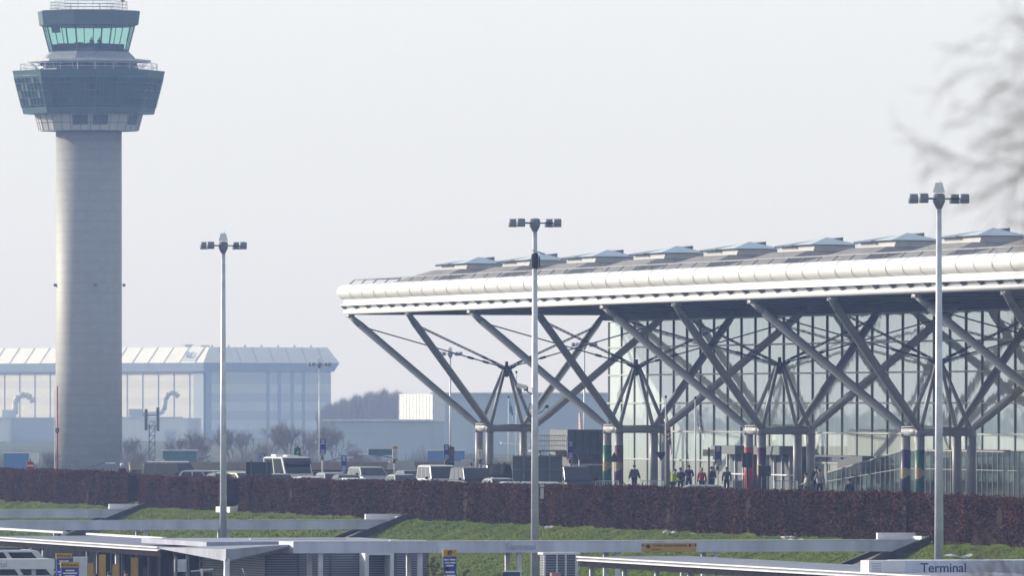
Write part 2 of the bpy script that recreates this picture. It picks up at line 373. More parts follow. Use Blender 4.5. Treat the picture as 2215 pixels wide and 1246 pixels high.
jb.tube(W(.07, V_T, 13.27), W(-.07, V_T, 13.27), 0.532, n=24, caps=False); j0 = jb.build('tube_joint', M['steel'], ter, smooth=True)
for k in range(1, nseg):
    if k > 1: j0 = j0.copy(); col.objects.link(j0); j0.parent = ter
    j0.location = VU * (U0 - .2 - k * seg)
fb = MB(); fb.uvbox(U0, U1, V_T - .1, V_T + .8, 12.40, 12.80); fb.uvbox(U0 + .4, U1, V_T - .28, V_T - .1, 12.33, 12.42); fb.uvbox(U0 - .1, U1, V_T + .15, V_T + .7, 12.0, 12.40)
fb.build('fascia_band', M['white'], ter)
lt = MB(); lt.tube(W(U0 + .2, V_T + .1, 11.94), W(U1, V_T + .1, 11.94), 0.19, n=14); lt.build('lower_tube', M['white'], ter, smooth=True)
# brackets, one per module
br = MB(); br.hexa([W(.06, V_T - .26, 12.31), W(-.06, V_T - .26, 12.31), W(-.06, V_T + .15, 12.31), W(.06, V_T + .15, 12.31)] and
     [W(.16, V_T - .02, 12.04), W(-.16, V_T - .02, 12.04), W(-.16, V_T + .14, 12.04), W(.16, V_T + .14, 12.04), W(.12 + .35, V_T - .27, 12.325), W(-.12 + .35, V_T - .27, 12.325), W(-.12 + .35, V_T + .14, 12.325), W(.12 + .35, V_T + .14, 12.325)])
b0 = br.build('bracket', M['steel'], ter)
for k in range(1, nseg):
    c = b0.copy(); col.objects.link(c); c.parent = ter; c.location = VU * (U0 - .1 - k * seg)
b0.location = VU * (U0 - .1)
rl = MB()
for k in range(nseg):
    u = U0 - .9 - k * seg
    rl.tube(W(u, V_T + .05, 13.74), W(u - .15, V_T + .45, 14.12), .045, n=5)
rl.tube(W(U0 - 1.0, V_T + .45, 14.12), W(U1, V_T + .45, 14.12), .045, n=5)
rl.tube(W(U0 - 1.0, V_T + .45, 14.12), W(U0 - 1.0, V_T + 3.6, 14.2), .045, n=5)
rl.build('roof_edge_rail', M['steel'], ter)
# rooflights
def skylight(uc):
    b = MB(); b.uvbox(uc + 3.8, uc - 3.8, -4.1, -1.5, 14.60, 14.86)
    b.uvbox(uc + 3.8, uc + .25, -4.05, -1.55, 14.86, 15.06); b.uvbox(uc + .1, uc - 3.8, -4.05, -1.55, 14.86, 15.08)
    s = b.build('skylight', M['skylight_box'], ter)
    g = MB(); g.add([W(uc + .1, -4.35, 15.10), W(uc - 4.0, -4.35, 15.10), W(uc - 4.0, -1.3, 15.10), W(uc + .1, -1.3, 15.10), W(uc - 1.9, -2.8, 15.56)],
                    [(0, 1, 4), (1, 2, 4), (2, 3, 4), (3, 0, 4), (3, 2, 1, 0)])
    g.build('pyramid_glazing', M['skylight_glass'], s)
    g = MB(); g.hexa([W(uc + 4.0, -4.4, 15.06), W(uc + .2, -4.4, 15.06), W(uc + .2, -1.2, 15.06), W(uc + 4.0, -1.2, 15.06),
                      W(uc + 4.0, -4.4, 15.12), W(uc + .2, -4.4, 15.12), W(uc + .2, -1.2, 15.60), W(uc + 4.0, -1.2, 15.60)])
    for k in range(9): g.tube(W(uc + 3.9 - .45 * k, -4.42, 14.98), W(uc + 3.9 - .45 * k, -4.42, 15.08), .05, n=4)
    g.build('sloping_glazing', M['skylight_dark'], s); s.location = VV * .4
for k in range(10): skylight(-18 * k)
# branching columns
BANDS = {1: ('green', 'maroon'), 2: ('orange', 'purple'), 3: ('indigo', 'green'), 4: ('maroon', 'green')}
M['band_green'] = mat('green_column_wrap', (0.01, 0.13, 0.06), 0.5, vary=.1); M['band_maroon'] = mat('maroon_column_wrap', (0.12, 0.015, 0.05), 0.5, vary=.1)
M['band_orange'] = mat('red_orange_column_wrap', (0.50, 0.05, 0.02), 0.5, vary=.1); M['band_purple'] = mat('purple_column_wrap', (0.10, 0.02, 0.09), 0.5, vary=.1)
M['band_indigo'] = mat('indigo_column_wrap', (0.035, 0.03, 0.13), 0.5, vary=.1); M['band_cream'] = mat('cream_wrap_patch', (0.42, 0.30, 0.16), 0.5, vary=.1)
def branching(k):
    uc = -36 * k; h = 1.55; T = 4.0
    cs = [(h, -h), (-h, -h), (-h, h), (h, h)]; tops = [(9, -9), (-9, -9), (-9, 9), (9, 9)]
    b = MB()
    for i in range(4):
        a, c = cs[i], cs[(i + 1) % 4]; b.tube(W(uc + a[0], a[1], T), W(uc + c[0], c[1], T), .25, n=16)
    b.uvbox(uc - h + .1, uc + h - .1, -h - .28, -h + .2, T + .26, T + .32)
    ring = b.build('column_cluster', M['steel'], ter, smooth=True)
    for i, (a, c) in enumerate(cs):
        b = MB(); b.tube(W(uc + a, c, -.05), W(uc + a, c, T), .27, n=18); b.tube(W(uc + a, c, T - .28), W(uc + a, c, T + .3), .30, .24, n=18)
        co = b.build('column', M['steel'], ring, smooth=True)
        p0 = W(uc + a, c, T + .1); p1 = W(uc + tops[i][0], tops[i][1], TZ); d = p1 - p0
        b = MB(); b.tube(p0, p0 + d * .10, .18, .245, n=16, caps=False); b.tube(p0 + d * .10, p0 + d * .90, .245, .245, n=16, caps=False); b.tube(p0 + d * .90, p1, .245, .15, n=16)
        b.uvbox(uc + tops[i][0] - .5, uc + tops[i][0] + .5, tops[i][1] - .02, tops[i][1] + .35, TZ - .22, TZ + .06)
        b.build('arm', M['steel'], ring, smooth=True)
        b = MB(); q0 = W(uc + a * .95, c * .95, T + .2); q1 = W(uc + a * .1, c * .1, 8.0); b.tube(q0, q1, .13, .11, n=10)
        b.build('strut', M['steel'], ring, smooth=True)
        b = MB(); ap = W(uc, 0, 8.05); tp = p1 - Vector((0, 0, .25)) - d.normalized() * .8
        if i in (1, 3):
            for off in (-.05, .05): b.tube(ap + Vector((0, 0, off)), tp + Vector((0, 0, off)), .035, n=5)
            nn = 26
            for q in range(nn): b.tube(ap.lerp(tp, q / nn) + Vector((0, 0, -.05)), ap.lerp(tp, (q + .6) / nn) + Vector((0, 0, .05)), .028, n=4)
        else: b.tube(ap, tp, .045, n=6)
        for q in (.12, .22): b.tube(ap.lerp(tp, q), ap.lerp(tp, q + .035), .09, n=6)
        b.build('tie_cable', M['dark'], ring)
        if k in BANDS and i < 2:
            name = BANDS[k][i]; bb = MB(); X = W(uc + a, c, 0)
            bb.tube((X.x, X.y, .05), (X.x, X.y, 2.95), .285, n=24)
            bo = bb.build('painted_wrap', M['band_' + name], co, smooth=True)
            cb = MB()     # ragged cream notch around the wrap
            rag = random.Random(k * 7 + i); n = 24; vs = []; zz = []
            for q in range(n):
                th = 2 * math.pi * q / n; up = .10 + .16 * max(0, math.sin(th * 1.0 + 3.6)) + rag.uniform(0, .06); dn = .10 + .22 * max(0, math.sin(th + 3.9)) + rag.uniform(0, .06)
                vs += [(X.x + .293 * math.cos(th), X.y + .293 * math.sin(th), 1.62 + up), (X.x + .293 * math.cos(th), X.y + .293 * math.sin(th), 1.62 - dn)]
            cb.add(vs, [(2 * q, 2 * q + 1, (2 * q + 3) % (2 * n), (2 * q + 2) % (2 * n)) for q in range(n)])
            if name != 'orange': cb.build('cream_patch', M['band_cream'], bo)
    b = MB(); c = W(uc, 0, 0); b.ngon((c.x, c.y), [(.10, 7.45), (.30, 7.75), (.36, 8.05), (.12, 8.15), (.10, 8.5)], n=12)
    for i in range(8):
        t = math.pi * i / 4; b.tube((c.x + .2 * math.cos(t), c.y + .2 * math.sin(t), 7.95), (c.x + .62 * math.cos(t), c.y + .62 * math.sin(t), 8.2), .06, n=5)
    b.build('cable_hub', M['dark'], ring, smooth=True)
for k in range(6): branching(k)
# glazed front
GV = 9.8; GU = u_at(1317.6, GV)
gb = MB(); gb.uvbox(GU, U1, GV, GV + .25, 0, 11.4); gb.uvbox(GU, GU - .25, GV + .26, 46, 0, 11.4)
gb.build('glass_wall', M['facade'], ter)
mb = MB()
for k in range(60): u = GU - 3.6 * k; mb.uvbox(u - .09, u + .09, GV - .07, GV - .002, 0, 11.4)
mb.build('mullions', M['mullion'], ter)
mb = MB()
for z in (1.86, 3.78, 5.68, 7.6, 9.5, 11.3): mb.uvbox(GU + .15, U1, GV - .12, GV - .003, z - .05, z + .05)
mb.build('transoms', M['transom'], ter)
# entrance portals: grey lintel and dark revolving doors
def portal(pa, pb, z1, lab=None):
    ua, ub = u_at(pa, GV - 1.2), u_at(pb, GV - 1.2)
    b = MB(); b.uvbox(ua, ub, GV - 2.2, GV - .25, z1, z1 + .55)
    e = b.build('entrance', M['panelgrey'], ter)
    b = MB(); b.uvbox(ua - .3, ub + .3, GV - 1.0, GV - .26, 0.02, z1 - .003); b.build('dark_lobby', M['signback'], e)
    b = MB(); nn = max(3, int(abs(ua - ub) / 1.7))
    for i in range(nn + 1):
        u = ua + (ub - ua) * i / nn; b.uvbox(u - .06, u + .06, GV - 1.15, GV - 1.003, 0, z1 - .004)
    b.uvbox(ua, ub, GV - 1.13, GV - 1.004, 1.0, 1.08)
    b.build('door_frames', M['galv'], e)
portal(1570, 1622, 2.35); portal(1655, 1722, 2.35)
b = MB(); ua, ub = u_at(1725, GV - .8), u_at(1900, GV - .8)
b.uvbox(ua, ub, GV - .9, GV - .24, 2.25, 2.37); b.uvbox(u_at(1858, GV - .8), u_at(1892, GV - .8), GV - 1.6, GV - .24, 1.2, 2.35); b.build('side_lintel', M['dark'], ter)
b = MB(); b.uvbox(u_at(1805, GV - .8), u_at(1834, GV - .8), GV - .6, GV - .24, 0, 2.1); b.build('dark_door', M['signback'], ter)
b = MB(); b.uvbox(u_at(2050, GV - 1), u_at(2160, GV - 1), GV - 2.4, GV - .24, 2.45, 2.85); b.build('door_canopy', M['brown'], ter)
b = MB(); b.uvbox(u_at(2044, GV - 2.6), u_at(2060, GV - 2.6), GV - 3.2, GV - 2.4, 0, 2.4); b.build('service_pillar', M['signback'], ter)

# glazed ramp enclosure in front of the doors
RV = 3.9; rampt = thing('glazed_ramp', 'low glazed ramp enclosure with sloping top rail in front of the terminal doors', 'ramp', W(u_at(1800, RV), RV, 0))
ua, ub, uc = u_at(1790, RV), u_at(1955, RV), u_at(2300, RV)
zt = lambda u: 1.35 + 1.45 * min(1, (ua - u) / (ua - ub))
b = MB(); n = 46
us = [ua + (uc - ua) * i / n for i in range(n + 1)]
for a, c in zip(us, us[1:]): b.hexa([W(a, RV, 0.1), W(c, RV, 0.1), W(c, RV + .04, 0.1), W(a, RV + .04, 0.1), W(a, RV, zt(a)), W(c, RV, zt(c)), W(c, RV + .04, zt(c)), W(a, RV + .04, zt(a))])
b.build('glass_panels', M['clear'], rampt)
b = MB()
for a in us: b.uvbox(a - .02, a + .02, RV - .04, RV - .002, 0, zt(a))
for a, c in zip(us, us[1:]):
    b.tube(W(a, RV, zt(a) + .03), W(c, RV, zt(c) + .03), .05, n=6)
    b.tube(W(a, RV - .05, zt(a) * .62), W(c, RV - .05, zt(c) * .62), .025, n=5)
b.build('steel_frame', M['steel'], rampt)
b = MB(); b.hexa([W(ua, RV + .2, 0), W(ub, RV + .2, 0), W(ub, RV + 2.2, 0), W(ua, RV + 2.2, 0), W(ua, RV + .2, .05), W(ub, RV + .2, 1.0), W(ub, RV + 2.2, 1.0), W(ua, RV + 2.2, .05)])
b.uvbox(ub, uc, RV + .2, RV + 2.2, 0.0, 1.0); b.build('walkway', M['paving'], rampt)

# ================================================================== THE CONTROL TOWER
TS = 17.0; tp = Gp(192, TS, LOW); tw = thing('control_tower', 'tall concrete air traffic control tower with blue green glazed head', 'control tower', tp)
def tz(y): return CZ + (HY - y) / TS
c = (tp.x, tp.y)
b = MB(); b.ngon(c, [(4.26, LOW), (4.22, tz(800)), (4.2, tz(285))], n=64); b.build('shaft', M['concrete'], tw, smooth=True)
b = MB()
for px in (122, 209, 266):
    dx = (px - 192) / TS; dy = -math.sqrt(max(0, 4.2 ** 2 - dx * dx)); b.box((tp.x + dx * 1.03, tp.y + dy * 1.03 - .1, tz(617)), (.35, .5, .35))
b.build('shaft_lights', M['dark'], tw)
o8 = R(8); c31 = R(31)
b = MB(); b.ngon(c, [(6.3, tz(283)), (6.86, tz(247))], n=16, rot=R(4)); col_o = b.build('collar', M['pale'], tw)
b = MB()
for i in range(16):
    for sub in (0, .5):
        t = R(4) + 2 * math.pi * (i + sub) / 16; k = 1.0 if sub == 0 else math.cos(math.pi / 16)
        b.tube((c[0] + 6.32 * k * math.cos(t), c[1] + 6.32 * k * math.sin(t), tz(283)), (c[0] + 6.88 * k * math.cos(t), c[1] + 6.88 * k * math.sin(t), tz(247)), .035, n=4)
for zz, rr_ in ((266, 6.58),):
    for i in range(16):
        a0, a1 = R(4) + 2 * math.pi * i / 16, R(4) + 2 * math.pi * (i + 1) / 16
        b.tube((c[0] + rr_ * math.cos(a0), c[1] + rr_ * math.sin(a0), tz(zz)), (c[0] + rr_ * math.cos(a1), c[1] + rr_ * math.sin(a1), tz(zz)), .035, n=4)
b.build('panel_joints', M['dark'], col_o)
b = MB()
for i in (11, 12, 14):
    t0, t1 = R(4) + 2 * math.pi * (i + .12) / 16, R(4) + 2 * math.pi * (i + .88) / 16
    q = lambda t, r, z: (c[0] + r * math.cos(t), c[1] + r * math.sin(t), z)
    b.hexa([q(t0, 6.35, tz(271)), q(t1, 6.35, tz(271)), q(t1, 6.52, tz(271)), q(t0, 6.52, tz(271)), q(t0, 6.6, tz(250)), q(t1, 6.6, tz(250)), q(t1, 6.83, tz(250)), q(t0, 6.83, tz(250))])
b.build('plant_louvre', M['signback'], col_o)
RG0, RG1 = 8.31, 9.71
def gr(y): return RG0 + (RG1 - RG0) * (247 - y) / (247 - 153)
b = MB(); b.ngon(c, [(RG0 - .8, tz(247.5)), (RG0, tz(247)), (gr(170), tz(170))], n=8, rot=o8, capt=False); gal = b.build('glazed_gallery', M['greenglass'], tw)
b = MB(); b.ngon(c, [(gr(170) + .05, tz(170)), (gr(153) + .05, tz(153)), (gr(153) - .5, tz(152.5))], n=8, rot=o8); b.ngon(c, [(gr(246) + .04, tz(246.5)), (gr(233) + .04, tz(233))], n=8, rot=o8, capt=False)
b.build('gallery_bands', M['teal'], gal)
b = MB()
for i in range(8):
    a0, a1 = o8 + math.pi / 4 * i, o8 + math.pi / 4 * (i + 1)
    P = lambda f, y, e=.06: Vector((c[0] + (gr(y) + e) * (math.cos(a0) * (1 - f) + math.cos(a1) * f), c[1] + (gr(y) + e) * (math.sin(a0) * (1 - f) + math.sin(a1) * f), tz(y)))
    for y in (165, 181, 197, 213, 229): b.tube(P(0, y), P(1, y), .05, n=4)
    for q in range(7): b.tube(P(q / 7, 233), P(q / 7, 168), .05, n=4)
b.build('gallery_mullions', M['teal'], gal)
# a few windows of the gallery stand open or hold blinds
rg = random.Random(5); M['blind'] = mat('blue_grey_blind', (0.03, 0.055, 0.075), .6)
for i in range(8):
    a0, a1 = o8 + math.pi / 4 * i, o8 + math.pi / 4 * (i + 1)
    P = lambda f, y, e=.02: Vector((c[0] + (gr(y) + e) * (math.cos(a0) * (1 - f) + math.cos(a1) * f), c[1] + (gr(y) + e) * (math.sin(a0) * (1 - f) + math.sin(a1) * f), tz(y)))
    for q in range(7):
        for r_ in range(4):
            if rg.random() < .35:
                y0 = 228 - 16 * r_; b = MB(); b.add([P(q / 7 + .02, y0), P((q + 1) / 7 - .02, y0), P((q + 1) / 7 - .02, y0 - 14), P(q / 7 + .02, y0 - 14)], [(0, 1, 2, 3)]); b.build('window_blind', M['blind'], gal)
def railing(name, r, y0, y1, n, rot, parent, m, rails=3, rad=.035, lean=0):
    b = MB()
    for i in range(n):
        t, t2 = rot + 2 * math.pi * i / n, rot + 2 * math.pi * (i + 1) / n
        p = lambda t, y: Vector((c[0] + (r + lean * (y0 - y) / (y0 - y1)) * math.cos(t), c[1] + (r + lean * (y0 - y) / (y0 - y1)) * math.sin(t), tz(y)))
        b.tube(p(t, y0), p(t, y1), rad, n=4)
        for k in range(rails): y = y1 + (y0 - y1) * k / rails; b.tube(p(t, y), p(t2, y), rad, n=4)
    return b.build(name, m, parent)
railing('gallery_railing', 8.75, 153, 138, 24, o8, tw, M['galv'], 2)
b = MB(); b.ngon(c, [(6.5, tz(153)), (6.15, tz(135))], n=8, rot=o8); lv = b.build('plant_room', M['panelgrey'], tw)
b = MB()
for i in range(8):
    a0, a1 = o8 + math.pi / 4 * i, o8 + math.pi / 4 * (i + 1)
    for q in range(3):
        P = lambda f, z, r: Vector((c[0] + r * (math.cos(a0) * (1 - f) + math.cos(a1) * f), c[1] + r * (math.sin(a0) * (1 - f) + math.sin(a1) * f), z))
        f0, f1 = q / 3 + .04, (q + 1) / 3 - .04
        b.add([P(f0, tz(146), 6.4), P(f1, tz(146), 6.4), P(f1, tz(137), 6.24), P(f0, tz(137), 6.24)], [(0, 1, 2, 3)])
b.build('window', M['greenglass'], lv)
b = MB(); b.ngon(c, [(6.4, tz(134)), (7.95, tz(134)), (7.95, tz(129)), (6.2, tz(127.5))], n=8, rot=o8); brim = b.build('sunshade_brim', M['pale'], tw)
b = MB()
for i in range(16):
    t = o8 + math.pi / 8 * i; b.tube((c[0] + 6.6 * math.cos(t), c[1] + 6.6 * math.sin(t), tz(150)), (c[0] + 7.5 * math.cos(t), c[1] + 7.5 * math.sin(t), tz(135)), .05, n=4)
b.build('brim_strut', M['galv'], brim)
b = MB(); M['skirt'] = mat('skirt_panels', (.25, .28, .31), .5); b.ngon(c, [(6.2, tz(128)), (6.0, tz(123)), (5.3, tz(112))], n=8, rot=c31); b.build('cab_skirt', M['skirt'], tw)
CB, CT = 5.16, 6.08
b = MB(); b.ngon(c, [(CB, tz(112)), (CT, tz(54))], n=8, rot=c31, capb=False, capt=False); cab = b.build('cab_glass', M['cabglass'], tw)
b = MB()
for i in range(16):
    t = c31 + math.pi / 8 * i; k = 1 if i % 2 == 0 else math.cos(math.pi / 8)
    b = MB(); b.tube((c[0] + CB * k * math.cos(t), c[1] + CB * k * math.sin(t), tz(112)), (c[0] + CT * k * math.cos(t), c[1] + CT * k * math.sin(t), tz(54)), .11 if i % 2 == 0 else .06, n=6); b.build('cab_mullion', M['dark'], cab)
b = MB(); b.ngon(c, [(CB - .1, tz(112)), (CB - .05, tz(108))], n=8, rot=c31)
rg = random.Random(2)
for i in range(26):
    t = rg.uniform(0, 6.28); r = rg.uniform(1.5, 4.2); h = rg.uniform(.5, 1.15); b.box((c[0] + r * math.cos(t), c[1] + r * math.sin(t), tz(109) + h / 2), (rg.uniform(.5, 1.4), rg.uniform(.4, 1), h))
b.box((c[0] - .3, c[1], tz(109) + .45), (5.6, 3.4, .9))
b.build('control_desks', M['dark'], cab)
b = MB()
for i in (5, 6): # blinds pulled part way down
    t0, t1 = c31 + math.pi / 4 * (i - 2) , c31 + math.pi / 4 * (i - 1)
    f0, f1, yb = ((.06, .42, 68) if i == 5 else (.1, .42, 72))
    P = lambda f, y: Vector((c[0] + (CB + (CT - CB) * (112 - y) / 58 - .12) * (math.cos(t0) * (1 - f) + math.cos(t1) * f), c[1] + (CB + (CT - CB) * (112 - y) / 58 - .12) * (math.sin(t0) * (1 - f) + math.sin(t1) * f), tz(y)))
    b.add([P(f0, yb), P(f1, yb), P(f1, 56), P(f0, 56)], [(0, 1, 2, 3)])
b.build('roller_blind', M['panelgrey'], cab)
b = MB(); b.ngon(c, [(5.9, tz(57)), (6.55, tz(54)), (6.79, tz(24)), (6.2, tz(22.5))], n=8, rot=c31); b.build('cab_roof', M['teal'], tw)
railing('roof_railing', 4.9, 23, 3, 16, c31, tw, M['red'] and M['galv'], 3, .05, .0)
b = MB(); b.tube((c[0] + 4.3, c[1], tz(23)), (c[0] + 4.3, c[1], tz(0)), .05, n=5); b.ngon((c[0] + 4.3, c[1]), [(.1, tz(4)), (.3, tz(2)), (.25, tz(-3))], n=8)
for dx, h in ((-3.9, 8), (-2.2, 12), (1.5, 14), (2.9, 9)): b.tube((c[0] + dx, c[1] - 2, tz(23)), (c[0] + dx, c[1] - 2, tz(23 - h)), .05, n=5)
b.build('beacon', M['red'], tw)

# ================================================================== HANGAR AND FAR BUILDINGS
HS = 7.9; hc = Gp(442, HS, LOW); LD = Vector((-.64, .768, 0)); RD = Vector((.768, .64, 0))
def HP(a, b, z): return Vector((hc.x + LD.x * a + RD.x * b, hc.y + LD.y * a + RD.y * b, z))
M['hangarwall'] = stripe_mat('hangar_cladding', (0.60, 0.59, 0.60), (0.52, 0.52, 0.55), 4.6, 0.45, vary=.05)
M['hangarend'] = stripe_mat('hangar_end_cladding', (0.60, 0.64, 0.68), (0.44, 0.50, 0.58), 5.0, 0.5, vary=.05)
M['hangarroof'] = mat('hangar_roof_sheet', (0.76, 0.76, 0.75), .5, vary=.04, scale=.2); M['hangarblue'] = mat('hangar_blue_fascia', (0.24, 0.31, 0.44), .5, vary=.05, scale=.2)
hg = thing('aircraft_hangar', 'huge pale aircraft hangar with sloping white roof edge in the haze behind the control tower', 'hangar', hc)
Z1, Z2, Z3, Z4 = 14.6, 17.0, 17.2, 21.3; LA, LB = 125, 44.3
b = MB(); b.hexa([HP(0, 0, LOW), HP(LA, 0, LOW), HP(LA, LB, LOW), HP(0, LB, LOW)] + [HP(0, 0, Z1), HP(LA, 0, Z1), HP(LA, LB, Z1), HP(0, LB, Z1)])
hw = b.build('wall', M['hangarwall'], hg)
b = MB(); b.hexa([HP(-.3, 2, LOW), HP(0, 2, LOW), HP(0, LB, LOW), HP(-.3, LB, LOW), HP(-.3, 2, Z1), HP(0, 2, Z1), HP(0, LB, Z1), HP(-.3, LB, Z1)]); b.build('end_wall', M['hangarend'], hg)
b = MB(); b.hexa([HP(-1.0, -1, Z1), HP(LA, -1, Z1), HP(LA, LB + .5, Z1), HP(-1.0, LB + .5, Z1), HP(-1.6, -1.6, Z2), HP(LA, -1.6, Z2), HP(LA, LB + 2, Z2), HP(-1.6, LB + 2, Z2)]); b.build('fascia', M['hangarblue'], hg)
b = MB(); b.hexa([HP(-1.6, -1.6, Z2 + .01), HP(LA, -1.6, Z2 + .01), HP(LA, LB + 2, Z2 + .01), HP(-1.6, LB + 2, Z2 + .01), HP(.6, 2.2, Z4), HP(LA, 2.2, Z4), HP(LA, LB - .5, Z4), HP(.6, LB - .5, Z4)]); hr = b.build('roof', M['hangarroof'], hg)
b = MB()
for k in range(18): a = 2 + 7 * k; b.tube(HP(a, -1.65, Z2), HP(a + .3, 2.15, Z4), .12, n=4)
for k in range(1, 8): b.tube(HP(-1.65, k * 5.8, Z2), HP(.55, k * 5.8 - .3, Z4), .10, n=4)
b.build('roof_ribs', M['hangarblue'], hr)
b = MB()
for k in range(18): a = 6.5 + 7 * k; b.tube(HP(a, -.05, LOW), HP(a, -.05, Z1), .12, n=4)
b.build('door_tracks', M['hangarblue'], hw)
b = MB()
b.box(HP(2.2, 0.1, (LOW + Z1) / 2), (4.4, .8, Z1 - LOW), (LD, RD, VZ))
b.build('blue_pilaster', M['hangarblue'], hg)
for q in (22, 26, 30.5, 34.5): b = MB(); b.box(HP(-.45, q, (LOW + Z1) / 2), (.3, .8, Z1 - LOW - .02), (LD, RD, VZ)); b.build('blue_pilaster', M['hangarblue'], hg)
b = MB(); b.box(HP(-.45, 1.1, (LOW + Z1) / 2), (.32, 1.8, Z1 - LOW - .02), (LD, RD, VZ)); b.build('blue_pilaster', M['hangarblue'], hg)
sg = MB(); f0, f1 = 2.5, 8.6
def RP(a, f, e=.15): return HP(a, -1.6 + 3.8 * f, Z2 + (Z4 - Z2) * f) + (-RD * .73 + VZ * .68) * e
sg.hexa([RP(f1, .1, 0), RP(f0, .1, 0), RP(f0, .9, 0), RP(f1, .9, 0), RP(f1, .1), RP(f0, .1), RP(f0, .9), RP(f1, .9)]); so_ = sg.build('name_board', M['hangarend'], hg)
def letters(body, org, ax, ay, h, m, parent, name):
    cu = bpy.data.curves.new(name, 'FONT'); cu.body = body; cu.size = h; cu.extrude = .02; cu.offset = .02 * h
    t = bpy.data.objects.new(name, cu); col.objects.link(t); bpy.context.view_layer.update()
    me = bpy.data.meshes.new_from_object(t.evaluated_get(bpy.context.evaluated_depsgraph_get())); col.objects.unlink(t); bpy.data.objects.remove(t)
    me.materials.clear(); me.materials.append(m); az = ax.cross(ay)
    for v_ in me.vertices: p = org + ax * v_.co.x + ay * v_.co.y + az * v_.co.z - WL[parent.name]; v_.co = p
    o = bpy.data.objects.new(name, me); col.objects.link(o); o.parent = parent; WL[o.name] = WL[parent.name]; return o
letters('FLS', RP(8.3, .28, .6), -LD, (HP(0, 2.2, Z4) - HP(0, -1.6, Z2)).normalized(), 2.6, M['navy'], so_, 'lettering')
b = MB()
for a, h in ((15, .8), (60, .6), (8, .5)): b.box(HP(a, 5, Z4 + h / 2), (4, 3, h), (LD, RD, VZ))
for k in range(7): b.box(HP(2, 4 + k * 5.8, Z4 + .3), (.6, .6, .7), (LD, RD, VZ))
b.build('roof_vent', M['pale'], hr)
def fbox(name, label, cat, px0, px1, y1, s, depth, m, extra=None, y0=None, group=None, skew=0.0):
    """building whose front faces the camera roughly; px0..px1 wide, top at y1"""
    z1 = CZ + (HY - y1) / s; z0 = LOW if y0 is None else CZ + (HY - y0) / s; p = Gp((px0 + px1) / 2, s, z0); wd = (px1 - px0) / s
    t = thing(name, label, cat, p, group); b = MB(); c_, s_ = math.cos(skew), math.sin(skew)
    ax = (Vector((c_, s_, 0)), Vector((-s_, c_, 0)), VZ)
    b.box(p + ax[1] * depth / 2 + VZ * (z1 - z0) / 2, (wd / c_, depth, z1 - z0), ax); b.build('wall', m, t)
    b = MB(); e_ = min(.6, wd * .06); b.box(p + ax[1] * depth / 2 + VZ * (z1 - z0 + e_ / 4), (wd / c_ + e_, depth + e_, e_ / 2), ax); b.build('roof', extra or M['galv'], t)
    return t, p, ax, wd
M['bluepale'] = mat('blue_grey_cladding', (0.45, 0.51, 0.58), .6, vary=.08, scale=.1)  # cladding for far buildings, haze partly put into its lightened colour
M['cream'] = stripe_mat('cream_cladding', (0.62, 0.59, 0.53), (0.52, 0.49, 0.45), 3.0, .12)
an1 = fbox('plant_annex', 'low white plant annex in front of the hangar at the far left edge', 'annex', -70, 18, 906, 8.6, 16, M['hangarroof'])
an2 = fbox('plant_annex', 'long low blue grey annex left of the tower shaft, below the big bent duct', 'annex', 19, 150, 906, 8.55, 16, M['bluepale'])
an3 = fbox('plant_annex', 'low cream annex right of the tower shaft with a roller shutter door', 'annex', 262, 390, 905, 8.5, 14, M['hangarroof'])
b = MB(); b.box(an3[1] + Vector((5.0, -.15, 1.6)), (2.8, .3, 3.2)); b.build('shutter_door', M['hangarend'], an3[0])
an4 = fbox('plant_annex', 'small blue shaded annex block beside the dark hangar corner', 'annex', 391, 432, 906, 8.45, 12, M['bluepale'])
def duct(lab, px, s, y0, pts, r):
    base = Pt(px, y0, s); t = thing('ventilation_duct', lab, 'duct', base, 'bent ventilation ducts on the annex roofs'); b = MB(); P = [base + Vector((a, 2, z)) for a, z in pts]
    b.path(P, r, 12)
    for p in P[1:-1]: b.tube(p - VZ * .01, p + VZ * .01, r * 1.03, n=12)
    b.build('duct_pipe', M['pale'], t, smooth=True)
    b = MB(); b.box(base + Vector((pts[0][0] - 1.5, 2, 1.0)), (3.5, 3, 2.2)); b.build('fan_housing', M['bluepale'], t)
duct('large bent duct on the annex roof left of the tower', 45, 8.5, 905, [(-1.5, 1), (-1.5, 4.2), (-.6, 5.6), (1.0, 6.0), (2.6, 5.2), (3.0, 4)], .75)
duct('tall swan neck duct rising from the cream annex roof', 357, 8.5, 903, [(-6, .7), (-1.5, .9), (-.3, 1.8), (0, 4.5), (.9, 6.1), (2.3, 6.2), (3.4, 5.2)], .62)
fbox('warehouse', 'very long blue grey shed behind the first branching column, seen through the haze', 'warehouse', 935, 1420, 853, 11.5, 30, M['bluepale'])
p_ = Gp(900, 12.4, LOW); bd = Vector((.46, -.888, 0)); bn = Vector((-.888, -.46, 0)); hb_ = 3.0 / .46 * .98
t_ = thing('screen_building', 'bright white panelled block with a fine grid, between the tree belt and the long shed', 'building', p_); zb0, zb1 = CZ + (HY - 912) / 12.4, CZ + (HY - 853) / 12.4
b = MB(); b.box(p_ - bn * 1.2 + VZ * ((zb0 + zb1) / 2 - LOW), (2 * hb_, 2.4, zb1 - zb0), (bd, bn, VZ)); b.build('panel_block', M['signwhite'], t_)
b = MB()
for i in range(11): b.box(p_ + bd * (hb_ * (i / 5 - 1)) + bn * .03 + VZ * ((zb0 + zb1) / 2 - LOW), (.16, .06, zb1 - zb0), (bd, bn, VZ))
for i in range(8): b.box(p_ + bn * .05 + VZ * (zb0 - LOW + .2 + (zb1 - zb0 - .4) * i / 7), (2 * hb_, .06, .08), (bd, bn, VZ))
b.build('panel_grid', M['galv'], t_)
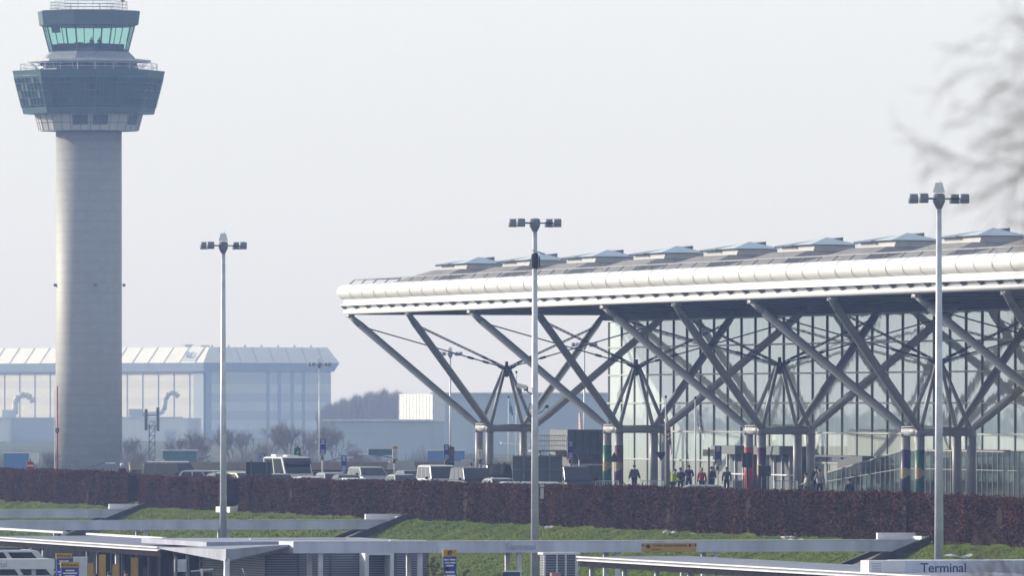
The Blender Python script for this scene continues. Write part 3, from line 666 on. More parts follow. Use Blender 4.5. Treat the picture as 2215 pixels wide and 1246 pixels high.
b = MB(); b.box(p_ - bn * 1.3 + VZ * ((zb0 - LOW) / 2), (2 * hb_ - .6, 2.0, zb0 - LOW), (bd, bn, VZ)); b.build('base_storey', M['bluepale'], t_)
fbox('shed', 'long low blue shed between the hangar and the bright white block', 'shed', 700, 940, 912, 13.0, 10, M['bluepale'])
fbox('lorry_trailer', 'bright blue box trailer with white rear, left of the tower foot', 'trailer', 8, 62, 981, 20, 2.5, paint('trailer_blue', (0.04, 0.16, 0.42)), M['signwhite'], y0=1030)
fbox('site_cabin', 'small white site cabin beside the blue trailer at the tower foot', 'cabin', 63, 82, 981, 19.8, 2.5, M['signwhite'], y0=1030)
fbox('green_container', 'dull green container among bare bushes left of the grey vehicle roof', 'container', 352, 425, 976, 20, 3, mat('container_green', (0.03, 0.12, 0.12), .6), y0=1030)
fbox('green_hoarding', 'dull green hoarding panel behind the yellow topped bus stop flag', 'hoarding', 797, 852, 972, 22, .4, mat('hoarding_green', (0.02, 0.11, 0.11), .6), y0=985, skew=.12)
fbox('blue_container', 'blue container in the haze beside the dark totem pillar', 'container', 925, 1005, 976, 21, 3, paint('container_blue', (0.06, 0.16, 0.40)), y0=1020)

# red and white fire-hose like pole, mobile phone mast
def pole_thing(name, lab, cat, px, s, y0, z0, r, m, grp=None, r2=None):
    p = Gp(px, s, z0); t = thing(name, lab, cat, p, grp); z1 = CZ + (HY - y0) / s; b = MB(); b.tube(p, Vector((p.x, p.y, z1)), r, r2 or r * .7, n=8); b.build('pole', m, t, smooth=True); return t, p, z1
t, p, z1 = pole_thing('warning_mast', 'thin rust red mast with side frame against the left edge of the tower shaft', 'mast', 124, 21, 836, LOW, .10, M['red'])
b = MB(); b.tube(p + VZ * .1 - VV * .28, Vector((p.x - .28, p.y, z1 - .4)), .04, n=5); b.tube(Vector((p.x - .28, p.y, z1 - .4)), Vector((p.x, p.y, z1 - .4)), .03, n=5); b.build('side_frame', M['galv'], t)
b = MB(); b.ngon((p.x, p.y), [(.1, CZ - 3.0), (.22, CZ - 2.9), (.22, CZ - 2.5), (.1, CZ - 2.4)], n=8); b.build('bell', M['brown'], t)
p = Gp(329, 17, LOW); t = thing('phone_mast', 'lattice mobile phone mast with paired panel antennas right of the tower', 'mast', p); z1 = CZ + (HY - 882) / 17
b = MB()
for dx in (-.45, .45): b.tube(p + Vector((dx * .8, 0, 0)), Vector((p.x + dx * .8, p.y, z1 - 2)), .07, n=5)
zz = LOW
while zz < z1 - 2.4: b.tube((p.x - .36, p.y, zz), (p.x + .36, p.y, zz + .9), .045, n=4); b.tube((p.x - .36, p.y, zz + .9), (p.x + .36, p.y, zz + .9), .04, n=4); zz += .9
b.build('lattice', M['dark'], t)
for dx in (-.95, .55):
    b = MB(); b.bx(p.x + dx, p.x + dx + .38, p.y - .2, p.y + .2, z1 - 2.9 - (0 if dx < 0 else .1), z1 - (.2 if dx < 0 else 0)); b.build('antenna', M['panelgrey'], t)
b = MB(); b.tube((p.x - .9, p.y, z1 - 1), (p.x + .9, p.y, z1 - 1), .05, n=4); b.build('cross_arm', M['dark'], t); b = MB(); b.tube((p.x - .9, p.y, z1 - 2.4), (p.x + .9, p.y, z1 - 2.4), .05, n=4); b.build('cross_arm', M['dark'], t)

# bare trees and scrub
def twigs(b, p, d, L, r, depth, rg, spread=.5, kids=3, n=3):
    q = p + d * L; b.tube(p, q, r, r * .65, n=n, caps=False)
    if depth == 0: return
    for k in range(kids + (rg.random() < .4)):
        nd = (d + Vector((rg.uniform(-1, 1), rg.uniform(-1, 1), rg.uniform(-.25, .9))) * spread).normalized()
        twigs(b, p + d * L * rg.uniform(.45, 1), nd, L * rg.uniform(.6, .85), r * .6, depth - 1, rg, spread, kids, n)
def bare_tree(lab, cat, p, h, seed, r=.14, depth=4, grp=None, m=None):
    rg = random.Random(seed); t = thing('bare_tree', lab, cat, p, grp)
    b = MB(); b.tube(p, p + VZ * h * .34, r, r * .7, n=7); b.build('trunk', m or M['twig'], t)
    b = MB()
    for i in range(4): twigs(b, p + VZ * h * rg.uniform(.12, .34), Vector((rg.uniform(-.6, .6), rg.uniform(-.6, .6), 1)).normalized(), h * .30, r * .5, depth, rg)
    b.build('crown', m or M['twig'], t); return t
pro = [bare_tree('leafless bush in the hazy scrub belt beyond the beige wall', 'tree', Gp(300, 20, LOW), 5.0, 10 + i, r=.10, depth=5, grp='leafless bushes in the scrub belt beyond the wall') for i in range(3)]
spots = [(285, 17.5, 1), (318, 18.5, .8), (395, 17, 1.1), (430, 18, .9), (452, 16.5, 1.1), (500, 17, 1.2), (528, 16, 1.1), (552, 18, 1), (590, 16.5, 1.2), (625, 17.5, 1.1), (655, 16, 1.1), (688, 17, 1.2), (722, 16.5, 1.0), (748, 18, .8), (780, 17, .6), (820, 16, .6), (25, 19, .7), (80, 20.5, .6), (105, 20, .7)]
BUSH = ['right of the tower foot, the first one clear of the shaft', 'directly behind the phone mast', 'large, above the windscreen of the old grey estate', 'behind the left edge of the first lamp post', 'tall, touching the left side of the first lamp post', 'tall, just right of the first lamp post',
        'above the dark blue sign back, left one of two', 'above the dark blue sign back, behind the small stop flag', 'above the left end of the camper van', 'above the middle of the camper van roof', 'above the right end of the camper van', 'in front of the far lamp post by the hangar corner', 'right of the far lamp post, at the hangar corner',
        'small, between the hangar and the low blue sheds', 'very small, left of the green hoarding', 'very small, behind the green hoarding', 'behind the bright blue trailer at the left', 'between the blue trailer and the red mast', 'beside the foot of the rust red mast']
rg = random.Random(4)
for i, (px, s, k) in enumerate(spots):
    o = pro[i] if i < 3 else copy_tree(pro[i % 3]); o['label'] = 'leafless bush ' + BUSH[i]; o.location = Gp(px, s, LOW); k *= rg.uniform(.9, 1.15); o.scale = (k * 1.25, k * 1.25, k * 1.0); o.rotation_euler.z = rg.uniform(0, 6)
def wood():
    """far belt of leafless trees: vertical twig strokes through a deep volume"""
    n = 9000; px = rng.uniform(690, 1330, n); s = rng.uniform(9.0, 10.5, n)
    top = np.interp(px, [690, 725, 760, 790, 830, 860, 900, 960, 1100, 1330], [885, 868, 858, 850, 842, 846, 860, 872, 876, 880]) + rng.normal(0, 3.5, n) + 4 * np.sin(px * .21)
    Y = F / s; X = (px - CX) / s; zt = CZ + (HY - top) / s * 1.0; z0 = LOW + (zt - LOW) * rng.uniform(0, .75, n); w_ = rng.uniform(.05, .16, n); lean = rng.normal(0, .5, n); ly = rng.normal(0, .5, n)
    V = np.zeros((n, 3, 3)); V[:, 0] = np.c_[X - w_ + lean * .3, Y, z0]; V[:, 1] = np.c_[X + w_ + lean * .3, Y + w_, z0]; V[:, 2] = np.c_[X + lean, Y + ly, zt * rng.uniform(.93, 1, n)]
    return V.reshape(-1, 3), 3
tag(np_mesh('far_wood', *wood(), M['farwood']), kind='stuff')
def scrub():
    n = 16000; px = rng.uniform(-20, 1330, n); s = rng.uniform(14, 21, n); Y = F / s; X = (px - CX) / s
    h = rng.uniform(.5, 2.6, n) * (1 + .5 * np.sin(px * .05)); w_ = rng.uniform(.02, .05, n)
    V = np.zeros((n, 3, 3)); V[:, 0] = np.c_[X - w_, Y, np.full(n, LOW)]; V[:, 1] = np.c_[X + w_, Y + .02, np.full(n, LOW)]; V[:, 2] = np.c_[X + rng.normal(0, .5, n), Y + rng.normal(0, .4, n), LOW + h]
    return V.reshape(-1, 3), 3
tag(np_mesh('scrub', *scrub(), M['twig']), kind='stuff')

# beige wall at the end of the terrace
wu = 13.4; va = uv_of(Gp(232, 31.3))[1]; vb = 9.0
wt = thing('boundary_wall', 'long low beige concrete wall with paler coping behind the parked cars', 'wall', W(wu, (va + vb) / 2, 0))
b = MB(); b.uvbox(wu, wu + .3, va, vb, -.3, 1.0); b.build('wall_face', M['wallc'], wt)
b = MB(); b.hexa([W(wu - .05, va, 1.09), W(wu + .5, va, 1.09), W(wu + .5, vb, 1.09), W(wu - .05, vb, 1.09), W(wu + .3, va, 1.62), W(wu + .5, va, 1.62), W(wu + .5, vb, 1.62), W(wu + .3, vb, 1.62)]); b.build('sloped_coping', M['wallc'], wt)
b = MB(); b.uvbox(wu - .02, wu + .3, va, vb, 1.0, 1.09); b.build('dark_joint', M['coping'], wt)
for px in (845, 985):
    vv = uv_of(Gp(px, 31.3))[1]; b = MB(); b.hexa([W(wu - .10, vv - 1.1, 1.10), W(wu + .2, vv - 1.1, 1.10), W(wu + .2, vv + 1.0, 1.10), W(wu - .10, vv + 1.0, 1.10), W(wu + .22, vv - .8, 1.68), W(wu + .4, vv - .8, 1.68), W(wu + .4, vv + .9, 1.68), W(wu + .22, vv + .9, 1.68)]); b.build('pale_slab', M['pale'], wt)

# ================================================================== LAMP POSTS
M['lantern'] = mat('lantern_grey', (.22, .25, .31), .5, vary=.1)
def lamp_post(px, s, ytop, lab, cap=True, z0=LOW, grp='tall lamp posts with drum lanterns', k=1.0, r0=.205, r1=.105, name='lamp_post'):
    p = Gp(px, s, z0); t = thing(name, lab, 'lamp post', p, grp); zt = CZ + (HY - ytop) / s
    b = MB(); b.tube(p, (p.x, p.y, zt - .35 * k), r0, r1, n=16); b.tube(p, p + VZ * .5, r0 * 1.25, r0 * 1.1, n=16); b.build('post', M['galv'], t, smooth=True)
    b = MB(); b.ngon((p.x, p.y), [(.11 * k, zt - .60 * k), (.20 * k, zt - .42 * k), (.25 * k, zt - .30 * k), (.25 * k, zt - .04 * k), (.18 * k, zt + .04 * k)], n=10); b.build('hub', M['lantern'], t)
    if cap:
        b = MB(); b.ngon((p.x, p.y), [(.27 * k, zt + .07 * k), (.15 * k, zt + .48 * k)], n=4, rot=R(20)); b.ngon((p.x + .05, p.y), [(.02, zt + .48 * k), (.02, zt + .6 * k)], n=4); b.build('photocell_cap', M['signwhite'], t)
    for ang in (14, 52, 166, 232):
        a = R(ang); d = Vector((math.cos(a), math.sin(a), 0)); c = Vector((p.x, p.y, zt - .17 * k)) + d * (1.08 * k)
        b = MB(); b.tube((p.x, p.y, zt - .19 * k), c, .035 * k, n=6); ar = b.build('lantern_arm', M['dark'], t)
        b = MB(); b.ngon((c.x, c.y), [(.19 * k, c.z - .20 * k), (.21 * k, c.z - .17 * k), (.21 * k, c.z + .13 * k), (.18 * k, c.z + .19 * k)], n=14); b.build('lantern', M['lantern'], ar, smooth=True)
    return t, p, zt
lamp_post(483, 40.4, 524, 'tall lamp post standing alone right of the control tower, with a white cap')
t, p, zt = lamp_post(1157, 45.8, 474, 'tall lamp post in front of the terminal corner carrying a floodlight and cameras', cap=False)
b = MB(); z = CZ + (HY - 546) / 45.8; b.box((p.x + .18, p.y - .1, z), (.62, .3, .09), (Vector((.95, 0, -.3)), Vector((0, 1, 0)), Vector((.3, 0, .95)))); b.build('floodlight', M['galv'], t)
b = MB(); b.ngon((p.x, p.y), [(.15, z - .75), (.17, z - .65), (.17, z - .15), (.14, z - .05)], n=10); b.tube((p.x + .22, p.y, z - .7), (p.x + .22, p.y, z - .2), .03, n=5); b.build('bracket_clamp', M['black'], t)
zc = CZ + (HY - 836) / 45.8
b = MB(); b.path([Vector((p.x, p.y, zc - .45)), Vector((p.x - .35, p.y, zc - .25)), Vector((p.x - .55, p.y, zc - .05))], .03, 6); b.path([Vector((p.x, p.y, zc - .75)), Vector((p.x - .25, p.y, zc - .85)), Vector((p.x - .32, p.y, zc - 1.3)), Vector((p.x - .1, p.y, zc - 1.5))], .02, 5)
b.path([Vector((p.x, p.y, zc - 1.35)), Vector((p.x + .35, p.y, zc - 1.2)), Vector((p.x + .5, p.y, zc - .95))], .025, 5)
ca = b.build('camera_arm', M['dark'], t)
b = MB(); b.box((p.x - .62, p.y, zc), (.50, .2, .20), (Vector((.97, 0, -.24)), Vector((0, 1, 0)), Vector((.24, 0, .97)))); b.build('camera_housing', M['signwhite'], ca)
b = MB(); b.tube((p.x - .42, p.y, zc - .22), (p.x - .42, p.y, zc - .02), .10, n=10); b.tube((p.x + .5, p.y, zc - .95), (p.x + .65, p.y, zc - .97), .07, n=8); b.build('camera_motor', M['black'], ca)
b = MB(); zb = CZ + (HY - 1068) / 45.8; b.bx(p.x + .26, p.x + .42, p.y - .1, p.y + .1, zb - .25, zb + .25); b.bx(p.x + .22, p.x + .44, p.y - .1, p.y + .1, zb + .3, zb + .42); b.build('control_box', M['pale'], t)
b = MB(); z = CZ + (HY - 1215) / 45.8
lamp_post(2031, 52.7, 420, 'tallest and nearest lamp post, in front of the fourth branching column, with a white cap')
lamp_post(691, 20.2, 785, 'far thin lamp post standing in front of the hangar end wall', cap=True, grp='far lamp posts in the haze', r0=.09, r1=.06, name='lamp_post')
lamp_post(974, 21.0, 762, 'far thin lamp post seen between the first two arms of the terminal', cap=True, grp='far lamp posts in the haze', r0=.12, r1=.08)
lamp_post(1264, 22.5, 742, 'far thin lamp post seen just left of the end of the glazed front', cap=False, grp='far lamp posts in the haze', r0=.11, r1=.07)
def road_lamp(px, s, ytop, dx, lab):
    p = Gp(px, s, LOW); t = thing('street_lamp', lab, 'street lamp', p, 'low street lamps with long outreach arms beyond the wall'); zt = CZ + (HY - ytop) / s; b = MB()
    b.tube(p, (p.x, p.y, zt - .4), .08, .06, n=6); b.build('pole', M['dark'], t); b = MB(); q = Vector((p.x + dx / s * .7, p.y, zt)); b.path([Vector((p.x, p.y, zt - .4)), q, Vector((p.x + dx / s, p.y, zt + .05))], .045, 5); b.build('outreach_arm', M['dark'], t)
    b = MB(); e = Vector((p.x + dx / s, p.y, zt + .03)); b.box(e, (.9, .25, .14)); b.build('lamp_head', M['galv'], t)
road_lamp(425, 24, 987, 42, 'street lamp with its arm reaching right, above the bonnet of the grey vehicle')
road_lamp(311, 24, 996, 34, 'street lamp just beyond the left end of the grey vehicle roof')
road_lamp(188, 24, 1003, 50, 'street lamp low against the tower foot')
road_lamp(858, 24, 983, -72, 'street lamp whose arm reaches left below the green hoarding')
road_lamp(703, 24, 991, 50, 'street lamp beside the tallest blue stop flag')
road_lamp(1030, 24, 998, -22, 'street lamp next to the first pair of terminal columns')

# ================================================================== COVERED WALKWAYS ON THE BANK
def walkway(px_end, px_start, ztop, lab, grp, dep=3.0, thick=.5, plate=True, v_end=None, bank=True, s_ref=None):
    ve = -40.9 if v_end is None else v_end
    ue = u_at(px_end, ve); sc = scale_at(ue, ve); vs_ = ve - (px_end - px_start) / sc * 1.02
    t = thing('covered_walkway', lab, 'walkway canopy', W(ue, ve - 4, vprof(ve - 4)), grp)
    b = MB(); b.hexa([W(ue, vs_, ztop - thick), W(ue, ve - 1.5, ztop - thick), W(ue + dep, ve - 1.5, ztop - thick), W(ue + dep, vs_, ztop - thick),
                      W(ue, vs_, ztop), W(ue, ve, ztop), W(ue + dep, ve, ztop), W(ue + dep, vs_, ztop)]); cn = b.build('canopy', M['beam'], t)
    b = MB(); b.uvbox(ue - .02, ue + .25, vs_, ve - .4, ztop + .003, ztop + .03); b.build('edge_flashing', M['signwhite'], cn)
    if plate:
        b = MB(); b.uvbox(ue + dep - .25, ue + dep, ve - 1.5, ve + .45, ztop + .01, ztop + .30); b.uvbox(ue + 1.0, ue + dep - .26, ve + .05, ve + .3, ztop + .01, ztop + .16); b.build('white_upstand', M['signwhite'], t)
    if bank:
        b = MB()
        for uu in (ue - .32, ue + dep + .1):
            b.hexa([W(uu, -48.9, LOW - .1), W(uu, -40.8, -.75), W(uu + .28, -40.8, -.75), W(uu + .28, -48.9, LOW - .1), W(uu, -48.9, LOW + .3), W(uu, -40.8, -.28), W(uu + .28, -40.8, -.28), W(uu + .28, -48.9, LOW + .3)])
        b.build('bank_coping', M['coping'], t)
        b = MB(); b.hexa([W(ue - .04, -48.8, LOW - .1), W(ue - .04, -40.9, -.8), W(ue + dep + .1, -40.9, -.8), W(ue + dep + .1, -48.8, LOW - .1), W(ue - .04, -48.8, LOW + .1), W(ue - .04, -40.9, -.55), W(ue + dep + .1, -40.9, -.55), W(ue + dep + .1, -48.8, LOW + .1)])
        b.build('steps', M['paving'], t)
    k = 0; b = MB(); vv = ve - 9.6
    while vv > vs_ + .5:
        for du in (.39, dep - .39): b = MB(); b.uvbox(ue + du - .09, ue + du + .09, vv - .1, vv + .1, LOW, ztop - thick); b.build('support_post', M['galv'], t)
        vv -= 4.5
    return t, ue, vs_, ve, sc
G_ = 'covered walkways stepping down the bank'
w1 = walkway(309, -40, -.72, 'short grey canopy beam running off past the tower side, ending at the first hedge gap', G_)
w2 = walkway(874, -40, -.64, 'long grey canopy beam crossing behind the first lamp post and ending below the white cars', G_)
w3 = walkway(2004, 630, -.47, 'longest grey canopy beam, with the yellow direction sign, crossing the middle lamp post', G_)
# yellow direction sign and faded lettering on the long beam
t, ue, vs_, ve, sc = w3
def v_at(px, u):  # v for a pixel column on the line u
    k = (px - CX) / F; return (k * (OY + u * CA) - OX + u * SA) / (CA - k * SA)
v0, v1 = v_at(1388, ue), v_at(1505, ue); ztp = -.47
b = MB(); b.uvbox(ue - .05, ue - .004, v0, v1, ztp - .48, ztp - .10); sgn = b.build('direction_sign', M['yellow'], t)
pz = ztp - .21; fu = ue - .056
text('lettering', 'Coach station', .165, M['black'], sgn, W(fu, v0 + .98, pz + .015), AL); text('lettering', 'Terminal', .165, M['black'], sgn, W(fu, v1 - .72, pz + .015), AL)
text('small_lettering', 'Car parks', .10, M['black'], sgn, W(fu, v0 + .66, pz - .16), AL)
b = MB()
for x, d in ((v0 + .09, -1), (v1 - .09, 1)):
    b.uvbox(fu - .004, fu, x - .08, x + .08, pz + .005, pz + .03); b.add([W(fu - .004, x + d * .13, pz + .018), W(fu - .004, x + d * .04, pz + .075), W(fu - .004, x + d * .04, pz - .04)], [(0, 1, 2)])
b.build('arrow', M['black'], sgn)
b = MB(); b.tube(W(fu - .006, v0 + .28, pz - .03), W(fu, v0 + .28, pz - .03), .10, n=14); b.uvbox(fu - .012, fu - .007, v0 + .23, v0 + .33, pz - .06, pz + .04); b.build('pictogram', M['black'], sgn); b = MB(); b.tube(W(fu - .006, v1 - .28, pz + .01), W(fu, v1 - .28, pz + .01), .06, n=12); b.build('pictogram', M['black'], sgn)
text('faded_lettering', 'Terminal', .40, M['faded'], t, W(fu, v_at(1125, ue), ztp - .24), AL)
# nearest walkway bottom right with its lettering
ue4 = u_at(1960, -53); s4 = 55.3
w4p = Gp(1900, s4, LOW); uu, vv0 = uv_of(w4p)
t4 = thing('covered_walkway', 'nearest grey canopy beam lettered Terminal with a white end panel', 'walkway canopy', W(uu, vv0 + 3, LOW), G_)
ztp = CZ + (HY - 1214) / s4; vW = v_at(1879, uu); vX = v_at(1958, uu); vY = v_at(2300, uu)
b = MB(); b.uvbox(uu, uu + 2.6, vX + .003, vY, ztp - .55, ztp); b.build('canopy', M['beam'], t4)
b = MB(); b.uvbox(uu - .03, uu + 1.2, vW, vX, ztp - .50, ztp + .005); wp = b.build('white_end_panel', M['signwhite'], t4)
b = MB()
for k in range(4): b.uvbox(uu - .036, uu - .031, vW + .12, vW + .50, ztp - .14 - .09 * k, ztp - .10 - .09 * k)
b.build('faint_print', M['faded'], wp)
text('lettering', 'Terminal', .52, M['navy'], t4, W(uu - .008, v_at(2041, uu), ztp - .30), AL)
for vv in (vX + .8, vX + 4.5): b = MB(); b.uvbox(uu + .3, uu + .45, vv - .08, vv + .08, LOW, ztp - .55); b.build('support_post', M['galv'], t4)
# fourth beam bottom left, white
s5 = 50.0; uu5, vv5 = uv_of(Gp(118, s5, LOW)); zt5 = CZ + (HY - 1210) / s5
t5 = thing('covered_walkway', 'white canopy beam with grey lettering in front of the white coach', 'walkway canopy', W(uu5, vv5 - 1, LOW), G_)
va5 = v_at(-60, uu5); b = MB(); b.uvbox(uu5, uu5 + 1.5, va5, vv5, zt5 - .44, zt5); b.build('canopy', M['signwhite'], t5)
text('lettering', 'Terminal', .36, M['faded'], t5, W(uu5 - .008, v_at(-16, uu5), zt5 - .24), AL)
b = MB(); b.uvbox(uu5 + .4, uu5 + .55, vv5 - .9, vv5 - .75, LOW, zt5 - .44); b.build('support_post', M['galv'], t5)

# ================================================================== SHELTERS ON THE LOWER FORECOURT
M['shadebeam'] = mat('shaded_edge_beam', (.035, .03, .03), 1.0, spec=0.0)  # beam colour darkened to carry the shade below the roof edge
def shelter(lab, u0, u1, v0, v1, z, posts, slab=.12, fold=0.0):
    t = thing('bus_shelter', lab, 'bus shelter', W((u0 + u1) / 2, (v0 + v1) / 2, LOW), 'flat roofed shelters on the lower forecourt')
    b = MB(); b.hexa([W(u0, v0, z - slab), W(u1, v0, z - slab), W(u1, v1, z - slab), W(u0, v1, z - slab), W(u0, v0, z), W(u1, v0, z), W(u1, v1, z + fold), W(u0, v1, z + fold)]); r_ = b.build('roof', M['roofsheet'], t)
    b = MB(); lo, hi = min(u0, u1), max(u0, u1); b.uvbox(lo, hi, v0 - .12, v0 - .002, z - .03, z + .03); b.uvbox(lo, hi, v0 - .10, v0 - .003, z - .17, z - .12); b.build('white_edge', M['signwhite'], r_)
    b = MB(); uu_ = lo + 1.0
    while uu_ < hi: b.hexa([W(uu_, v0 + .02, z + .001), W(uu_ + .06, v0 + .02, z + .001), W(uu_ + .06, v1, z + fold + .001), W(uu_, v1, z + fold + .001), W(uu_, v0 + .02, z + .010), W(uu_ + .06, v0 + .02, z + .010), W(uu_ + .06, v1, z + fold + .010), W(uu_, v1, z + fold + .010)]); uu_ += 2.4
    b.build('standing_seams', M['roofsheet'], r_)
    b = MB(); b.uvbox(lo, hi, v0 + .05, v0 + .3, z - .42, z - slab - .003); b.build('edge_beam', M['shadebeam'], t)
    for u in posts:
        b = MB(); b.uvbox(u - .09, u + .09, v0 + .35, v0 + .53, LOW, z - slab); b.build('support_post', M['galv'], t)
        b = MB(); b.uvbox(u - .08, u + .08, v1 - .6, v1 - .45, LOW, z - slab); b.build('support_post', M['galv'], t)
    return t, r_
zr = -1.0
vL = 102.6 - 173.6
sl_u0, sl_u1 = u_at(-50, vL), u_at(345, vL)
t, r_ = shelter('large grey roofed shelter at the lower left, with twin white edge strips above the coach', sl_u0, sl_u1, vL, vL + 6.5, zr, [sl_u0 - 8, sl_u1 + 12, sl_u1 + 30])
# white strips standing in for sun highlights along the far roof edge
b = MB()
for a, c_ in ((-20, 140), (190, 355), (405, 470)):
    ua_, ub_ = u_at(a, vL + 6.3), u_at(c_, vL + 6.3); b.uvbox(ua_, ub_, vL + 6.2, vL + 6.45, zr + .003, zr + .10)
b.build('roof_highlight', M['signwhite'], r_)
# pointed end canopy with its deep corner
pc = Pt(490, 1189, 50.0); pl = W(sl_u1, vL, zr); pr = Pt(636, 1178, 49.0); pb = W(sl_u1 - 2, vL + 6.5, zr)
ce = thing('corner_canopy', 'pointed grey canopy whose deep folded corner rests on a single pale post', 'canopy', (pc.x, pc.y, LOW))
drop = .53
b = MB(); vs = [pl, pc, pr, pb, pl - VZ * .06, pc - VZ * drop, pr - VZ * .06, pb - VZ * .06]
b.add(vs, [(0, 1, 2, 3), (7, 6, 5, 4), (0, 4, 5, 1), (1, 5, 6, 2), (2, 6, 7, 3), (3, 7, 4, 0)]); cf = b.build('folded_roof', M['roofsheet'], ce)
b = MB(); b.tube(pc + Vector((0, -.02, .01)), pc + Vector((0, -.02, -drop)), .025, n=5); b.tube(pr + VZ * .03, pb + VZ * .03, .05, n=5); b.build('ridge_seam', M['dark'], cf)
b = MB(); b.tube((pc.x, pc.y + .16, LOW), (pc.x, pc.y + .16, pc.z - drop + .1), .125, n=12); b.build('post', M['galv'], ce, smooth=True)
# louvred plant building under the long beam
lu, lv0 = uv_of(Gp(575, 47.6, LOW)); lv1 = v_at(925, lu); lz = CZ + (HY - 1190) / 47.6
lb = thing('louvred_building', 'low grey building with horizontal louvres and a flat roof, tucked under the long beam', 'building', W(lu, (lv0 + lv1) / 2, LOW))
b = MB(); b.uvbox(lu, lu + 14, lv0, lv1, LOW, lz); b.build('louvre_wall', M['louvre'], lb)
b = MB()
for k in range(6): vv = lv0 + (lv1 - lv0) * k / 5; b.uvbox(lu - .06, lu - .003, vv - .05, vv + .05, LOW, lz - .02)
b.uvbox(lu - .05, lu - .004, lv0, lv1, lz - .12, lz - .001); b.build('wall_frame', M['panelgrey'], lb)
b = MB(); rz = CZ + (HY - 1163) / 45.9; b.uvbox(lu + 1.2, lu + 16, lv0 - 2.5, lv1 + .4, rz - .22, rz); rf = b.build('flat_roof', M['roofsheet'], lb)
b = MB(); b.uvbox(lu + 1.5, lu + 1.75, lv1 - 1.4, lv1 + .3, rz + .003, rz + .06); b.uvbox(lu + 8, lu + 8.2, lv0 + 1, lv1 - 2, rz + .003, rz + .07); b.uvbox(lu + 1.2, lu + 1.4, lv0 - 1.2, lv0 + 1.8, rz + .003, rz + .02); b.build('roof_highlight', M['signwhite'], rf)  # white strips imitate the sunlit edges of the flat roof
b = MB(); b.uvbox(lu + 1.3, lu + 13.9, lv0 + .3, lv1 - .1, lz + .003, rz - .223); b.build('clerestory', M['dark'], lb)
# white portal frame
pf = thing('portal_frame', 'white square portal frame standing against the louvres', 'doorway frame', W(lu - 1.2, v_at(820, lu - 1.2), LOW))
va_, vb_ = v_at(789, lu - 1.2), v_at(851, lu - 1.2); zf = CZ + (HY - 1198) / 48.5
b = MB(); b.uvbox(lu - 1.3, lu - .1, va_, va_ + .17, LOW, zf); b.uvbox(lu - 1.3, lu - .1, vb_ - .17, vb_, LOW, zf); b.uvbox(lu - 1.3, lu - .1, va_ + .172, vb_ - .172, zf - .2, zf); b.build('frame', M['signwhite'], pf)
# right hand shelter
vR = 113.9 - 173.6; ru0, ru1 = u_at(1252, vR), u_at(2350, vR)
ps = [u_at(x, vR + .4) for x in (1278, 1349, 1419, 1490, 1600, 1720)]
shelter('long grey roofed shelter with a white double edge at the lower right', ru0, ru1, vR, vR + 5, zr, ps, fold=.02)
# kiosk
ku, kv0 = uv_of(Gp(1176, 49.5, LOW)); kv1 = v_at(1249, ku); kz = CZ + (HY - 1201) / 49.5
kk = thing('ticket_kiosk', 'small louvred kiosk with pale frame beside the foot of the middle lamp post', 'kiosk', W(ku, (kv0 + kv1) / 2, LOW))
b = MB(); b.uvbox(ku, ku + .7, kv0, kv1 - .12, LOW, kz); b.build('louvre_wall', M['louvre'], kk)
b = MB(); b.uvbox(ku - .1, ku + .9, kv0 - .05, kv1 + .1, kz + .002, kz + .10); b.build('roof', M['signwhite'], kk)
b = MB()
for f in (0.0, .36, .62, .93): vv = kv0 + (kv1 - kv0) * f; b.uvbox(ku - .06, ku - .003, vv, vv + (.08 if f != .93 else .12), LOW, kz)
b.build('frame', M['galv'], kk)
b = MB(); vv = kv0 + (kv1 - kv0) * .15; b.uvbox(ku - .5, ku - .08, vv, vv + .42, LOW, CZ + (HY - 1240) / 49.5); b.build('notice_box', mat('salmon_notice', (.55, .30, .24), .6), kk)
# shelter back wall, its colour darkened as shade, and what stands inside it
bw_v = vL + 5.8
bwt = thing('shade_partition', 'back partition with pale posts and shade coloured panels in the lower left shelter', 'partition', W(sl_u1 + 5, bw_v, LOW))
b = MB(); b.uvbox(sl_u1 + 60, sl_u1 - 5, bw_v, bw_v + .08, LOW, zr - .25); b.build('shade_panels', mat('shelter_shade_panel', (.022, .024, .030), 1.0, vary=.3, scale=.7, spec=0.0), bwt)
b = MB(); rg = random.Random(8)
for k in range(16):
    u = sl_u1 + 46 - k * 3.1 + rg.uniform(-.3, .3); b.uvbox(u - .06, u + .06, bw_v - .12, bw_v - .003, LOW, zr - .25)
b.build('pale_posts', M['steel'], bwt)
b = MB()
for k in range(13):
    u = sl_u1 + 38 - k * 3.2; b.uvbox(u - .9, u + .4, bw_v - .05, bw_v - .004, LOW + .4 + rg.uniform(0, .6), LOW + 1.6 + rg.uniform(-.3, .5))
b.build('posters', mat('mixed_posters', (0.06, 0.055, 0.07), 1.0, vary=.4, scale=.6, spec=0.0), bwt)  # posters darkened in colour for the shade under the roof

